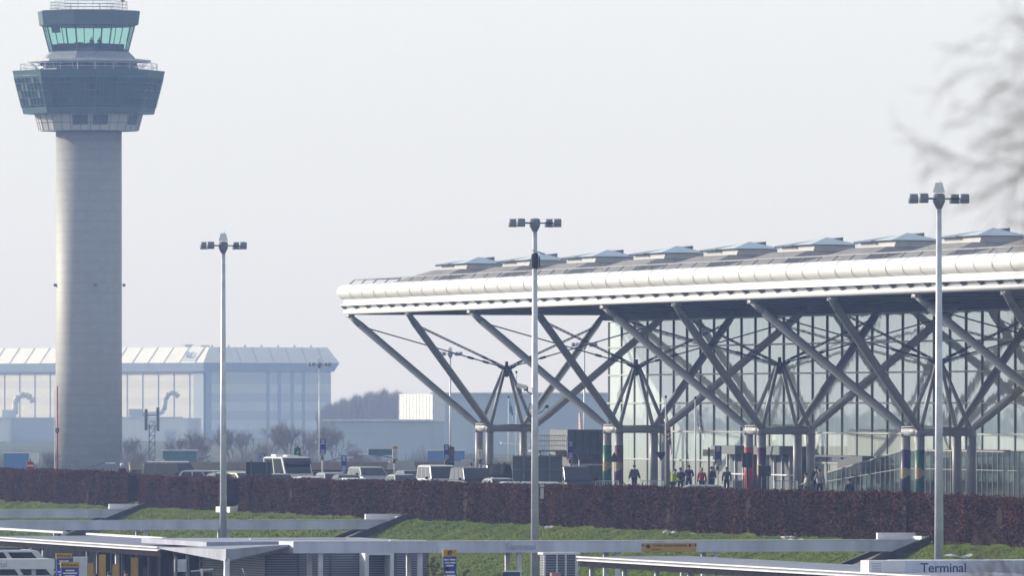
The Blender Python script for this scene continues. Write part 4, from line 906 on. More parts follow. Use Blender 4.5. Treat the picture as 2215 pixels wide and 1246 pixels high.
# ================================================================== SIGNS
def lines(parent, u, v0, v1, z0, z1, n, m, name='print_lines', seed=1):
    rg = random.Random(seed); b = MB(); h = (z1 - z0) / n
    for k in range(n):
        w_ = (v1 - v0) * rg.uniform(.45, .85); vm = (v0 + v1) / 2; z = z0 + h * (k + .5); b.uvbox(u - .006, u - .001, vm - w_ / 2, vm + w_ / 2, z - h * .25, z + h * .25)
    b.build(name, m, parent)
def flag_sign(px0, px1, y0, y1, s, lab, kind, grp):
    p = Gp((px0 + px1) / 2, s, 0); u, v = uv_of(p); hw = (px1 - px0) / 2 / s; z1, z0 = CZ + (HY - y0) / s, CZ + (HY - y1) / s
    t = thing('stop_flag', lab, 'stop sign', p, grp); b = MB(); b.tube(p, (p.x, p.y, z1 - .1), .05, n=8); b.build('pole', M['signwhite'], t)
    b = MB(); b.uvbox(u - .12, u - .06, v - hw, v + hw, z0, z1 if kind == 'blue' else z1 - .17); pn = b.build('panel', M['blue'] if kind == 'blue' else M['signwhite'], t)
    if kind == 'blue':
        lines(pn, u - .12, v - hw, v + hw, z1 - .36, z1 - .04, 3, M['signwhite'], seed=int(px0)); lines(pn, u - .12, v - hw, v + hw, z0 + .03, z0 + .34, 4, M['signwhite'], seed=int(px1))
    else:
        b = MB(); b.uvbox(u - .12, u - .06, v - hw, v + hw, z1 - .168, z1); b.build('yellow_head', M['yellow'], pn); lines(pn, u - .12, v - hw, v + hw, z0 + .05, z1 - .25, 5, M['faded'], seed=int(px0))
    b = MB(); b.uvbox(u - .09, u + .03, v - .12, v + .05, z0 - .35, z0 - .05); b.build('timetable_case', M['brown'], t)
G2 = 'bus stop flags behind the hedge'
for a in [(560, 573, 982, 1002, 33, 'small blue stop flag behind the dark sign board'), (691, 704, 950, 984, 33.5, 'blue and white stop flag on the highest pole, right of the white van', ),
          (737, 749, 986, 1020, 35.5, 'blue stop flag with an orange case low behind the hedge'), (959, 971, 962, 995, 33.5, 'blue stop flag beside the brown and black totem'),
          (1227, 1240, 954, 991, 34, 'blue stop flag in front of the grey gantry building'), (1545, 1560, 965, 1006, 35, 'blue stop flag beside the glowing cream box sign')]:
    flag_sign(*a[:5], a[5], 'blue', G2)
for a in [(848, 859, 966, 991, 34, 'white stop flag with yellow head, above the silver cars'), (1033, 1043, 967, 992, 34.5, 'white stop flag with yellow head beside the first terminal column')]: flag_sign(*a[:5], a[5], 'yellow', G2)
def board(px0, px1, y0, y1, s, lab, name, cat, m, posts=(.2, .8), z0=0.0, cross=True, pm=None, grp=None):
    p = Gp((px0 + px1) / 2, s, z0); u, v = uv_of(p); hw = (px1 - px0) / 2 / s; za, zb = CZ + (HY - y1) / s, CZ + (HY - y0) / s
    t = thing(name, lab, cat, p, grp); b = MB(); b.uvbox(u, u + .06, v - hw, v + hw, za, zb); pn = b.build('panel', m, t)
    b = MB()
    for f in posts: vv = v - hw + 2 * hw * f; b.uvbox(u - .09, u - .003, vv - .05, vv + .05, z0, zb + .12)
    b.build('posts', pm or M['panelgrey'], t)
    if cross:
        b = MB()
        for f in cross if isinstance(cross, tuple) else (.45,): z = za + (zb - za) * f; b.uvbox(u - .05, u - .002, v - hw, v + hw, z - .03, z + .03)
        b.build('crossbars', pm or M['panelgrey'], t)
    return t, u, v, hw, za, zb
board(531, 588, 1000, 1050, 36.5, 'dark blue back of a road sign left of the white van', 'road_sign', 'road sign', M['signback'])
board(1107, 1218, 986, 1047, 38, 'very wide grey sign back in two bays behind the middle lamp post', 'road_sign', 'road sign', M['panelgrey'], (.22, .74), cross=(.02, .5, .97), pm=mat('sign_frame_grey', (.14, .16, .17), .5))
board(1519, 1547, 973, 987, 36, 'glowing cream box sign on a dark post by the waiting people', 'box_sign', 'sign', mat('cream_sign', (.80, .72, .52), .5), (.5,), cross=False, pm=M['dark'])
board(1605, 1627, 980, 1012, 37, 'dark square traffic board in front of the orange wrapped column', 'traffic_board', 'sign', M['signback'], (.5,), cross=False, pm=M['dark'])
board(1640, 1668, 1008, 1030, 36.5, 'dark blue ticket board right of the purple wrapped column', 'traffic_board', 'sign', M['signback'], (.3,), cross=False, pm=M['dark'])
t, u, v, hw, za, zb = board(636, 650, 969, 990, 33, 'green boxed sign with a white arrow standing above the van windscreen', 'exit_sign', 'sign', M['green'], (.5,), cross=False)
b = MB(); b.add([W(u - .10, v - .05, za + .18), W(u - .10, v + .1, za + .42), W(u - .10, v + .02, za + .42), W(u - .10, v - .06, za + .3)], [(0, 1, 2, 3)]); b.build('arrow', M['signwhite'], t)
t, u, v, hw, za, zb = board(966, 982, 967, 1018, 33.4, 'tall totem with brown head, grey middle and black foot behind the white people carrier', 'totem_sign', 'totem', M['panelgrey'], (.5,), cross=False)
b = MB(); b.uvbox(u - .11, u - .092, v - hw, v + hw, zb - .6, zb); b.build('brown_head', M['brown'], t); b = MB(); b.uvbox(u - .11, u - .092, v - hw, v + hw, za, zb - 1.05); b.build('black_foot', M['dark'], t)
# triangular give way backs
def tri(px, y0, y1, s, lab, up, m):
    p = Gp(px, s, 0); u, v = uv_of(p); za, zb = CZ + (HY - y1) / s, CZ + (HY - y0) / s; h = .36; t = thing('warning_sign', lab, 'road sign', p, 'triangular road signs')
    b = MB(); b.tube(p, (p.x, p.y, zb), .04, n=6); b.build('pole', M['galv'], t); b = MB()
    a = [(v - h, za), (v + h, za), (v, zb)] if up else [(v - h, zb), (v + h, zb), (v, za)]
    b.add([W(u - .08, x, z) for x, z in a] + [W(u - .05, x, z) for x, z in a], [(0, 1, 2), (5, 4, 3), (0, 3, 4, 1), (1, 4, 5, 2), (2, 5, 3, 0)]); b.build('triangle', m, t)
tri(1328, 978, 1000, 36, 'dark triangular sign back between the green and maroon columns', True, M['signback']); tri(1429, 978, 998, 36, 'dark inverted triangle sign below the union flag', False, M['signback'])
tri(1253, 975, 998, 36, 'pale grey inverted triangle sign in front of the gantry building', False, M['panelgrey'])
# no entry
p = Gp(65, 33.5, vprof(-20)); u, v = uv_of(p); t = thing('no_entry_sign', 'round dark red no entry sign with a white bar behind the hedge', 'road sign', p); z = CZ + (HY - 1008) / 33.5
b = MB(); b.tube(p, (p.x, p.y, z + .45), .05, n=6); b.build('pole', M['dark'], t); b = MB(); b.tube(W(u - .06, v, z), W(u - .1, v, z), .28, n=24); b.build('disc', M['red'], t); b = MB(); b.uvbox(u - .115, u - .101, v - .22, v + .22, z - .05, z + .05); b.build('bar', M['signwhite'], t)
# foreground pick-up signs
def pick_sign(px0, px1, y0, y1, yb, s, lab, grp='yellow and blue pick up point signs', icon='arrow', body=None):
    p = Gp((px0 + px1) / 2, s, LOW); u, v = uv_of(p); hw = (px1 - px0) / 2 / s; zt_, zm, zb_ = [CZ + (HY - q) / s for q in (y0, y1, yb)]
    t = thing('pick_up_sign', lab, 'sign', p, grp); b = MB(); b.uvbox(u, u + .08, v - hw, v + hw, zm + .003, zt_); yp = b.build('yellow_panel', M['yellow'], t)
    b = MB(); b.uvbox(u, u + .08, v - hw * .96, v + hw * .96, min(zb_, zm - 1), zm); bp = b.build('blue_panel', M['blue'], t)
    b = MB(); b.uvbox(u + .02, u + .06, v - hw * .9, v - hw * .7, LOW, min(zb_, zm - 1)); b.uvbox(u + .02, u + .06, v + hw * .7, v + hw * .9, LOW, min(zb_, zm - 1)); b.build('posts', M['galv'], t)
    hgt = zt_ - zm
    if icon == 'arrow':
        text('lettering', 'Pick up area', min(hgt * .62, hw * .30), M['black'], yp, W(u - .01, v + hw * .12, zm + hgt * .5), AL); b = MB(); x = v - hw * .82; zc_ = zm + hgt * .5
        b.add([W(u - .012, x - hw * .1, zc_), W(u - .012, x + hw * .08, zc_ - hgt * .28), W(u - .012, x + hw * .08, zc_ + hgt * .28)], [(0, 1, 2)]); b.build('arrow', M['black'], yp)
    else:
        b = MB()
        for k in range(10):
            a0, a1 = R(k * 30), R(k * 30 + 32); zc_ = zm + hgt * .55; r_ = hgt * .26
            b.tube(W(u - .02, v + r_ * math.cos(a0), zc_ + r_ * math.sin(a0) * .8), W(u - .02, v + r_ * math.cos(a1), zc_ + r_ * math.sin(a1) * .8), .028, n=5)
        b.build('round_arrow', M['black'], yp)
    lines(bp, u, v - hw, v + hw, zm - .38, zm - .06, 3, M['signwhite'], seed=int(px0)); lines(bp, u, v - hw, v + hw, zm - .75, zm - .5, 2, M['signwhite'], seed=int(px1)); return t
pick_sign(121, 156, 1198, 1209, 1246, 51.5, 'yellow and blue pick up sign nearest the coach windscreen, partly hidden by its twin')
pick_sign(131, 172, 1217, 1229, 1260, 54.5, 'lower yellow and blue pick up sign, nearer than its twin beside the coach')
pick_sign(958, 988, 1190, 1205, 1260, 60, 'tall narrow blue sign with yellow head and a round arrow, standing alone before the grass', icon='loop')
fbox('grey_cabinet', 'grey equipment cabinet standing right of the pick up signs', 'cabinet', 158, 188, 1207, 50, .6, M['galv'], M['signwhite'])
fbox('blue_bin', 'small dark blue bin at the bottom edge beside the middle lamp post foot', 'bin', 1087, 1125, 1238, 56, .6, paint('bin_blue', (.02, .05, .12)), M['galv'])
G3 = 'yellow machines under the lower left shelter'
for px0, px1, y, lab in ((190, 201, 1219, 'squat yellow machine at the left end of the row in the shelter'), (214, 228, 1201, 'pale yellow notice case standing highest in the shelter row'), (243, 257, 1222, 'bright yellow machine in the middle of the shelter row'), (283, 299, 1207, 'faded orange notice case under the shelter roof'), (289, 296, 1226, 'slim yellow machine below the orange notice case'), (500, 512, 1228, 'orange machine just right of the pale canopy post')):
    fbox('ticket_machine', lab, 'ticket machine', px0, px1, y, 46.5 if px0 != 289 else 47.2, .4, M['yellow'], M['brown'], group=G3)
board(377, 410, 1211, 1238, 50, 'blank pale grey notice panel under the corner canopy', 'notice_board', 'notice board', M['galv'], (.1, .9), LOW, cross=False)
t = thing('handrail', 'pale blue tube handrail on a post below the corner canopy', 'handrail', Gp(437, 53, LOW)); p = Gp(437, 53, LOW); z = CZ + (HY - 1234) / 53
b = MB(); b.tube(p, (p.x, p.y, z + .05), .05, n=8); b.tube((p.x - .45, p.y, z - .06), (p.x + .45, p.y, z + .03), .035, n=6); b.build('tube_rail', M['galv'], t)
b = MB(); b.bx(p.x - .42, p.x + .42, p.y + .05, p.y + .09, LOW, z - .1); b.build('dark_panel', M['signback'], t)

# ================================================================== VEHICLES
def smooth_loft(b, stations):
    """stations: (x, half width, z low, z belt, shoulder inset)"""
    vs = []; n = 8
    for x, w_, zl, zb, ins in stations:
        zm = zl + (zb - zl) * .55
        vs += [(x, -w_ * .93, zl), (x, -w_, zl + .15), (x, -w_, zm), (x, -w_ + ins, zb), (x, w_ - ins, zb), (x, w_, zm), (x, w_, zl + .15), (x, w_ * .93, zl)]
    fs = [(k * n + i, k * n + (i + 1) % n, (k + 1) * n + (i + 1) % n, (k + 1) * n + i) for k in range(len(stations) - 1) for i in range(n)]
    fs += [tuple(range(n - 1, -1, -1)), tuple(range((len(stations) - 1) * n, len(stations) * n))]
    b.add(vs, fs)
KINDS = {
 'hatch': dict(L=3.95, W=1.68, H=1.43, belt=.92, hood=.86, xw=.95, xr=.35, xb=-1.45, xe=-1.85, panes=2, wt=.74),
 'saloon': dict(L=4.45, W=1.74, H=1.42, belt=.93, hood=.84, xw=.95, xr=.30, xb=-1.0, xe=-1.7, panes=3, wt=.73),
 'estate': dict(L=4.5, W=1.74, H=1.47, belt=.94, hood=.86, xw=.95, xr=.35, xb=-1.85, xe=-2.1, panes=3, wt=.76),
 'mpv': dict(L=4.8, W=1.90, H=1.93, belt=1.10, hood=1.02, xw=1.75, xr=1.05, xb=-2.1, xe=-2.3, panes=3, wt=.82),
 'suv': dict(L=4.7, W=1.85, H=1.95, belt=1.12, hood=1.10, xw=.85, xr=.45, xb=-2.15, xe=-2.3, panes=3, wt=.84),
 'camper': dict(L=5.4, W=2.0, H=2.30, belt=1.20, hood=1.12, xw=2.35, xr=1.6, xb=-2.5, xe=-2.6, panes=2, wt=.92),
 'coach': dict(L=8.0, W=2.3, H=2.92, belt=1.75, hood=1.5, xw=3.85, xr=2.9, xb=-3.9, xe=-3.95, panes=5, wt=.93),
 'pickup': dict(L=5.0, W=1.85, H=1.80, belt=1.08, hood=1.05, xw=.95, xr=.45, xb=-.9, xe=-1.05, panes=2, wt=.82)}
def car(kind, px, s, head, pnt, lab, cat='car', grp='cars queuing behind the hedge', name='parked_car', z0=0.0, roof=None):
    K = dict(KINDS[kind]); 
    if roof: K['H'] = roof
    L, Wd, H, belt, hood = K['L'], K['W'], K['H'], K['belt'], K['hood']; xw, xr, xb, xe = K['xw'], K['xr'], K['xb'], K['xe']; hw = Wd / 2; wt = hw * K['wt']
    t = thing(name, lab, cat, (0, 0, 0), grp); b = MB()
    smooth_loft(b, [(-L / 2, hw * .82, .42, belt - .12, .12), (-L / 2 + .12, hw * .95, .28, belt - .03, .10), (xe, hw, .24, belt, .09), (0, hw, .22, belt, .08), (xw, hw, .24, max(belt - .03, hood), .09), (xw + (L / 2 - xw) * .55, hw * .98, .25, hood - .02, .12), (L / 2 - .14, hw * .92, .28, hood - .12, .14), (L / 2, hw * .78, .40, hood - .24, .14)])
    b.build('body', pnt, t, bevel=.035)
    b = MB(); bi = hw - .10; z1 = H - .05; b.hexa([(xe, -bi, belt - .02), (xw, -bi, belt - .02), (xw, bi, belt - .02), (xe, bi, belt - .02), (xb, -wt, z1), (xr, -wt, z1), (xr, wt, z1), (xb, wt, z1)])
    b.hexa([(xb, -wt, z1), (xr, -wt, z1), (xr, wt, z1), (xb, wt, z1), (xb + .2, -wt + .14, H), (xr - .25, -wt + .14, H), (xr - .25, wt - .14, H), (xb + .2, wt - .14, H)])
    cb = b.build('cabin', pnt, t, bevel=.03)
    def pane(nm, A, B, C_, D, ins, off, par=t, m=M['carglass']):
        A, B, C_, D = map(Vector, (A, B, C_, D)); c = (A + B + C_ + D) / 4; nr = (B - A).cross(D - A).normalized()
        q = [p + (c - p) * ins for p in (A, B, C_, D)]; b = MB(); b.hexa([p - nr * .02 for p in q] + [p + nr * off for p in q]); b.build(nm, m, par)
    g = lambda f, side: ((xe + (xw - xe) * f, side * bi, belt + .02), (xb + (xr - xb) * f, side * wt, z1 - .04))
    pane('windscreen', (xw, -bi, belt), (xw, bi, belt), (xr, wt, z1), (xr, -wt, z1), .09, .012)
    pane('rear_window', (xe, bi, belt), (xe, -bi, belt), (xb, -wt, z1), (xb, wt, z1), .14, .012)
    n = K['panes']
    for side in (-1, 1):
        for k in range(n):
            f0, f1 = (.03 + .94 * k / n) + .012, (.03 + .94 * (k + 1) / n) - .012
            (a, d), (b_, c_) = g(f0, side), g(f1, side)
            if side == 1: a, b_, c_, d = b_, a, d, c_
            pane('side_window', a, b_, c_, d, .04, .012)
        b = MB(); b.bx(xw - .25, xw - .1, side * (hw + .13) - .09, side * (hw + .13) + .09, belt - .02, belt + .14); b.build('door_mirror', M['black'], t, bevel=.02)
        b = MB(); b.bx(L / 2 - .16, L / 2 - .04, side * hw * .66 - .16, side * hw * .66 + .16, hood - .40, hood - .24); b.build('headlight', M['skylight_glass'], t, bevel=.02)
        for x in (L / 2 - .85, -L / 2 + .80):
            b = MB(); b.tube((x, side * (hw - .19), .32), (x, side * (hw + .012), .32), .32, n=20); wh = b.build('wheel', M['black'], t)
            b = MB(); b.tube((x, side * (hw + .012), .32), (x, side * (hw + .022), .32), .19, n=14); b.build('rim', M['galv'], wh)
    if kind == 'camper':
        b = MB(); b.bx(-2.2, -1.2, -.5, .5, H - .001, H + .14); b.bx(.0, 1.0, -.4, .4, H - .001, H + .10); b.build('roof_box', M['signwhite'], t, bevel=.05)
        b = MB(); b.hexa([(1.98, -.9, 1.85), (2.10, -.9, 1.85), (2.10, .9, 1.85), (1.98, .9, 1.85), (1.68, -.88, 2.22), (1.80, -.88, 2.22), (1.80, .88, 2.22), (1.68, .88, 2.22)]); b.build('sun_visor', M['dark'], t)
    if kind == 'coach':
        b = MB(); b.bx(-3.4, 2.2, -.75, .75, H - .001, H + .10); b.build('roof_pod', M['dark'], t, bevel=.04)
    if kind == 'suv':
        b = MB(); b.bx(xb + .2, xr - .1, wt - .13, wt - .09, H - .02, H + .05); b.bx(xb + .2, xr - .1, -wt + .09, -wt + .13, H - .02, H + .05); b.build('roof_rail', M['galv'], t)
    t.location = Gp(px, s, z0); t.rotation_euler.z = math.atan2(head[1], head[0]); return t
NU = (SA, -CA); PV = (CA, SA)
silver = paint('silver', (0.42, 0.44, 0.46), .5); whitep = paint('white', (0.72, 0.73, 0.74), .0); grey = paint('graphite', (0.10, 0.12, 0.14), .5); darkp = paint('black', (0.015, 0.018, 0.022), .2); bluep = paint('steel_blue', (0.10, 0.16, 0.24), .4)
car('saloon', 752, 36.4, NU, grey, 'dark saloon roof between the two silver cars left of centre')
car('hatch', 604, 36.0, NU, silver, 'silver hatchback roof low in front of the camper van')
car('estate', 460, 34.6, (.9, -.4), silver, 'silver estate bonnet just left of the first lamp post')
car('suv', 385, 34.2, (.80, -.60), grey, 'old dark grey estate vehicle with tall side windows, behind the short hedge', cat='off-road car')
car('saloon', 483, 35.6, (.35, -.94), grey, 'dark saloon car mostly hidden by the first lamp post and the hedge')
car('hatch', 525, 34.6, (.9, -.44), silver, 'silver hatchback behind the dark sign back, next to the hedge gap')
car('estate', 523, 35.6, (.6, -.8), paint('lime_white', (.55, .62, .35)), 'pale car with a lime green flank seen through the gap in the hedge')
car('camper', 624, 34.4, (.30, -.95), whitep, 'tall white camper van with big dark windscreen and roof boxes', cat='camper van', name='camper_van')
car('hatch', 670, 37.6, NU, whitep, 'low white car just showing its roof right of the white camper van')
car('estate', 722, 35.9, NU, silver, 'silver estate car beside the lowest blue stop flag')
car('hatch', 769, 38.3, NU, whitep, 'low white car at the hedge top in front of the silver people carrier')
car('mpv', 796, 34.0, NU, silver, 'silver people carrier with dark windscreen left of the yellow headed stop flag', roof=1.62)
car('saloon', 872, 36.2, (.30, -.95), silver, 'silver saloon with clear windscreen, in front of a darker car')
car('estate', 893, 34.5, NU, bluep, 'dark blue car roof half hidden between silver saloon and white people carrier')
car('mpv', 948, 35.9, NU, whitep, 'bright white people carrier, the tallest car in the middle of the row', cat='people carrier')
car('mpv', 1020, 36.4, NU, darkp, 'black people carrier with a pale side window, right of the bright white one', cat='people carrier', roof=1.85)
car('saloon', 1082, 38.2, (.32, -.95), silver, 'silver saloon at the left edge of the wide grey sign back')
car('pickup', 1075, 34.2, NU, darkp, 'black pickup truck with people standing behind it', cat='pickup truck')
car('hatch', 1138, 40.2, PV, whitep, 'white car roof showing below the wide grey sign back, left of the lamp post')
car('saloon', 1200, 40.2, (.9, .1), whitep, 'long white car bonnet below the wide grey sign back, right of the lamp post')
car('mpv', 1237, 36.6, NU, darkp, 'dark van in front of the gantry building, under the rightmost small stop flag', roof=1.95)
car('hatch', 1545, 41.8, (.95, .1), silver, 'silver car roof peeping over the hedge below the waiting people')
car('coach', -66, 48.6, PV, whitep, 'white coach with dark side windows at the lower left under the shelter edge', cat='coach', grp='vehicles on the lower forecourt', name='coach', z0=LOW)

# gantry building with railings
gs = 33.0; gu, gv0 = uv_of(Gp(1228, gs)); gv1 = v_at(1309, gu); z1 = CZ + (HY - 930) / gs; zm = CZ + (HY - 984) / gs
gt = thing('gantry_building', 'dark grey two storey cabin with side railings beyond the middle lamp post', 'cabin', W(gu, (gv0 + gv1) / 2, 0))
b = MB(); b.uvbox(gu, gu + 5, gv0, gv1, zm, z1); up = b.build('upper_cabin', mat('seamed_grey_panel', (.11, .12, .14), .6, vary=.1), gt)
b = MB()
for k in range(6): vv = gv0 + (gv1 - gv0) * k / 5; b.uvbox(gu - .03, gu - .002, vv - .02, vv + .02, zm, z1)
b.build('panel_seams', M['dark'], up)
b = MB(); b.uvbox(gu + .3, gu + 4.5, gv0 + .4, gv1 - .1, -.05, zm - .003); b.build('lower_storey', mat('dusky_panel', (.11, .10, .11), .7, vary=.2), gt)
b = MB(); b.uvbox(gu + .1, gu + .29, gv0 + .4, gv1 - .1, 1.58, 1.68); b.build('white_band', M['signwhite'], gt)
b = MB(); gv2 = v_at(1166, gu); zd = CZ + (HY - 974) / gs; b.uvbox(gu + .5, gu + 3, gv2, gv0 - .003, zd - .12, zd)
for k in range(16): vv = gv2 + (gv0 - gv2) * k / 16; b.tube(W(gu + .5, vv, zd), W(gu + .5, vv, zd + .95), .018, n=4)
for q in (.3, .6, .95): b.tube(W(gu + .5, gv2, zd + q), W(gu + .5, gv0, zd + q), .022, n=4)
for vv in (gv2 + .3, gv0 - .5): b.tube(W(gu + 1, vv, 0), W(gu + 1, vv, zd - .12), .08, n=6)
b.build('side_walkway', M['steel'], gt)

# ================================================================== PEOPLE
def skin_mesh(name, pts, edges, radii, m, parent, root=0, sub=1):
    me = bpy.data.meshes.new(name); me.from_pydata([tuple(p) for p in pts], edges, []); me.materials.append(m)
    o = bpy.data.objects.new(name, me); col.objects.link(o); o.parent = parent
    sk = o.modifiers.new('skin', 'SKIN'); sk.use_smooth_shade = True
    for i, r in enumerate(radii):
        d = me.skin_vertices[0].data[i]; rr_ = r if isinstance(r, tuple) else (r, r); d.radius = rr_; d.use_root = (i == root)
    ss = o.modifiers.new('sub', 'SUBSURF'); ss.levels = sub; ss.render_levels = sub
    return o
def person(px, s, h, face, coat, legs, hair, lab, pose='stand', z0=0.0, grp='people waiting outside the terminal', bag=None, cap=None):
    """local frame: x = body's right, y = forward"""
    k = h / 1.75; t = thing('person', lab, 'person', (0, 0, 0), grp); sit = pose == 'sit'
    hz_ = .50 if sit else .95; V3 = Vector
    pel = V3((0, 0, hz_)); lean = .12 if pose == 'lean' else (.18 if sit else .0)
    wai = pel + V3((0, lean * .3, .18)); che = pel + V3((0, lean * .8, .42)); nb = pel + V3((0, lean, .56)); hd = nb + V3((0, .02 + lean * .3, .13)); cr = hd + V3((0, .0, .13))
    arms = {}
    for sx in (-1, 1):
        sh = che + V3((sx * .19, 0, .07))
        if pose == 'spread': el, wr = sh + V3((sx * .09, .02, -.27)), sh + V3((sx * .18, .05, -.52))
        elif pose in ('phone',) and sx == 1: el, wr = sh + V3((sx * .10, .12, -.24)), sh + V3((sx * .04, .26, .02))
        elif sit or pose in ('fold', 'lean'): el, wr = sh + V3((sx * .08, .06, -.28)), sh + V3((sx * -.04, .28, -.34))
        else: el, wr = sh + V3((sx * .07, -.03, -.29)), sh + V3((sx * .08, .06, -.55))
        arms[sx] = (sh, el, wr)
    lg = {}
    for sx in (-1, 1):
        hp = pel + V3((sx * .09, 0, -.04))
        if sit: kn, an = hp + V3((sx * .05, .42, .02)), V3((sx * .15, .44, .08))
        else: kn, an = V3((sx * .11, .03 * sx, .50)), V3((sx * .13, -.04 * sx, .08))
        lg[sx] = (hp, kn, an, an + V3((0, .17, -.04)))
    # body: one continuous skin with head, nose, ears, hands with five fingers
    P = [pel, wai, che, nb, hd, cr]; E = [(0, 1), (1, 2), (2, 3), (3, 4), (4, 5)]; Rr = [(.12, .09), (.11, .085), (.13, .09), .055, .088, .060]
    P += [hd + V3((0, .105, -.01)), hd + V3((.092, 0, 0)), hd + V3((-.092, 0, 0)), hd + V3((0, .08, -.075))]; E += [(4, 6), (4, 7), (4, 8), (4, 9)]; Rr += [.014, .015, .015, .030]
    for sx in (-1, 1):
        i = len(P); sh, el, wr = arms[sx]; P += [sh, el, wr]; E += [(2, i), (i, i + 1), (i + 1, i + 2)]; Rr += [.050, .040, .026]
        d = (wr - el).normalized(); side = V3((0, 0, 1)).cross(d); side = side.normalized() if side.length > .1 else V3((0, 1, 0))
        pm = wr + d * .07; j = len(P); P.append(pm); E.append((i + 2, j)); Rr.append((.034, .016))
        for f, (o_, ln) in enumerate(((-.030, .066), (-.010, .078), (.010, .074), (.030, .058))):
            q = pm + side * o_ + d * .035; a = len(P); P += [q, q + d * ln * .55 + V3((0, .006, 0)), q + d * ln + V3((0, .022, -.004))]; E += [(j, a), (a, a + 1), (a + 1, a + 2)]; Rr += [.009, .0085, .007]
        a = len(P); P += [pm - d * .03 - side * .045, pm - side * .065 + d * .02]; E += [(j, a), (a, a + 1)]; Rr += [.011, .009]
    for sx in (-1, 1):
        i = len(P); P += list(lg[sx]); E += [(0, i), (i, i + 1), (i + 1, i + 2), (i + 2, i + 3)]; Rr += [.085, .055, .038, .035]
    sc_ = lambda L_: [p * k for p in L_]; rs = lambda L_: [(r[0] * k, r[1] * k) if isinstance(r, tuple) else r * k for r in L_]
    skin_mesh('body', sc_(P), E, rs(Rr), M['skin'], t)
    P = [pel + V3((0, 0, -.10)), wai, che + V3((0, 0, .03)), nb + V3((0, 0, -.03))]; E = [(0, 1), (1, 2), (2, 3)]; Rr = [(.175, .135), (.155, .125), (.175, .125), .075]
    wide = 1.45 if pose == 'spread' else 1.0
    if pose == 'spread': Rr[0] = (.30, .18); Rr[1] = (.22, .14)
    for sx in (-1, 1):
        i = len(P); sh, el, wr = arms[sx]; P += [sh, el, wr]; E += [(2, i), (i, i + 1), (i + 1, i + 2)]; Rr += [.075 * wide, .062 * wide, .050 * wide]
    skin_mesh('jacket', sc_(P), E, rs(Rr), coat, t)
    P = [pel]; E = []; Rr = [(.155, .12)]
    for sx in (-1, 1):
        i = len(P); hp, kn, an, toe = lg[sx]; P += [hp, kn, an]; E += [(0, i), (i, i + 1), (i + 1, i + 2)]; Rr += [.105, .078, .062]
    skin_mesh('trousers', sc_(P), E, rs(Rr), legs, t)
    for sx in (-1, 1):
        an, toe = lg[sx][2], lg[sx][3]; skin_mesh('shoe', sc_([an - V3((0, .04, .02)), toe + V3((0, .02, .005))]), [(0, 1)], rs([.052, .045]), M['black'], t)
    b = MB(); c = (hd + V3((0, -.018, .045))) * k; vs = []; fs = []; nn, mm = 12, 6
    R0 = .108 * k if not cap else .14 * k
    for a in range(mm + 1):
        ph = (math.pi * .62) * a / mm
        for q in range(nn): th = 2 * math.pi * q / nn; vs.append((c.x + R0 * .92 * math.sin(ph) * math.cos(th), c.y + R0 * math.sin(ph) * math.sin(th), c.z + R0 * (1.02 * math.cos(ph))))
    fs = [(a * nn + q, a * nn + (q + 1) % nn, (a + 1) * nn + (q + 1) % nn, (a + 1) * nn + q) for a in range(mm) for q in range(nn)]
    b.add(vs, fs); b.build('helmet' if cap else 'hair', hair, t, smooth=True)
    b = MB()
    for sx in (-1, 1): e = (hd + V3((sx * .032, .088, .022))) * k; b.ngon((e.x, e.y), [(.004 * k, e.z - .008 * k), (.011 * k, e.z), (.004 * k, e.z + .008 * k)], n=8)
    b.build('eyes', M['black'], t)
    if bag:
        b = MB(); q = (che + V3((0, -.2, -.1))) * k; b.bx(q.x - .17, q.x + .17, q.y - .1, q.y + .1, q.z - .24, q.z + .24); b.build('backpack', bag, t, bevel=.05)
    t.location = Gp(px, s, z0); t.rotation_euler.z = R(face); return t
blk, nav, dk = cloth('black', (.015, .015, .02)), cloth('navy', (.02, .03, .07)), M['black']
brn = mat('brown_hair', (.05, .03, .02), .7)
person(1372, 34.4, 1.75, 200, cloth('grey_brown', (.10, .09, .08)), blk, dk, 'person alone before the glass in a flared grey brown coat', 'spread')
person(1455, 36.3, 1.72, 240, cloth('lime', (.50, .62, .04)), nav, dk, 'person in a lime yellow high visibility jacket beside the white flagpoles', 'lean')
person(1472, 35.2, 1.68, 150, blk, blk, dk, 'slim person all in black between the lime jacket and a broad navy coat')
person(1490, 34.9, 1.80, 190, nav, blk, dk, 'broad person in a navy coat, tallest of the group left of the white flag', 'fold')
person(1518, 35.7, 1.72, 160, cloth('red', (.35, .02, .03)), nav, mat('fair_hair', (.45, .33, .20), .7), 'fair haired person in a bright red jacket right of the white flagpole')
person(1539, 35.4, 1.76, 210, cloth('dark_blue', (.02, .03, .10)), blk, dk, 'person in a dark blue anorak under the cream box sign', 'fold')
person(1572, 35.3, 1.72, 170, cloth('slate', (.03, .05, .08)), blk, dk, 'person in slate clothes just right of the blue stop flag pole')
person(1744, 38.2, 1.68, 100, cloth('cream', (.50, .45, .36)), cloth('khaki', (.16, .14, .10)), dk, 'dark haired person in a cream coat beside the rear column pair', 'fold')
person(1773, 37.6, 1.82, 185, cloth('light_grey', (.36, .36, .37)), blk, dk, 'large person in a light grey jacket seen from behind, hand raised', 'phone', bag=cloth('pale_grey', (.40, .40, .40)))
person(1765, 35.6, 1.78, 180, blk, blk, dk, 'dark haired person behind the large one in light grey, only the head showing')
person(1829, 39.0, 1.72, 250, blk, nav, brn, 'curly dark haired person sitting at the foot of the glazed ramp, on the left', 'sit', z0=.15)
person(1846, 39.0, 1.76, 110, nav, nav, dk, 'dark haired person sitting at the foot of the glazed ramp, right one of the two', 'sit', z0=.15)
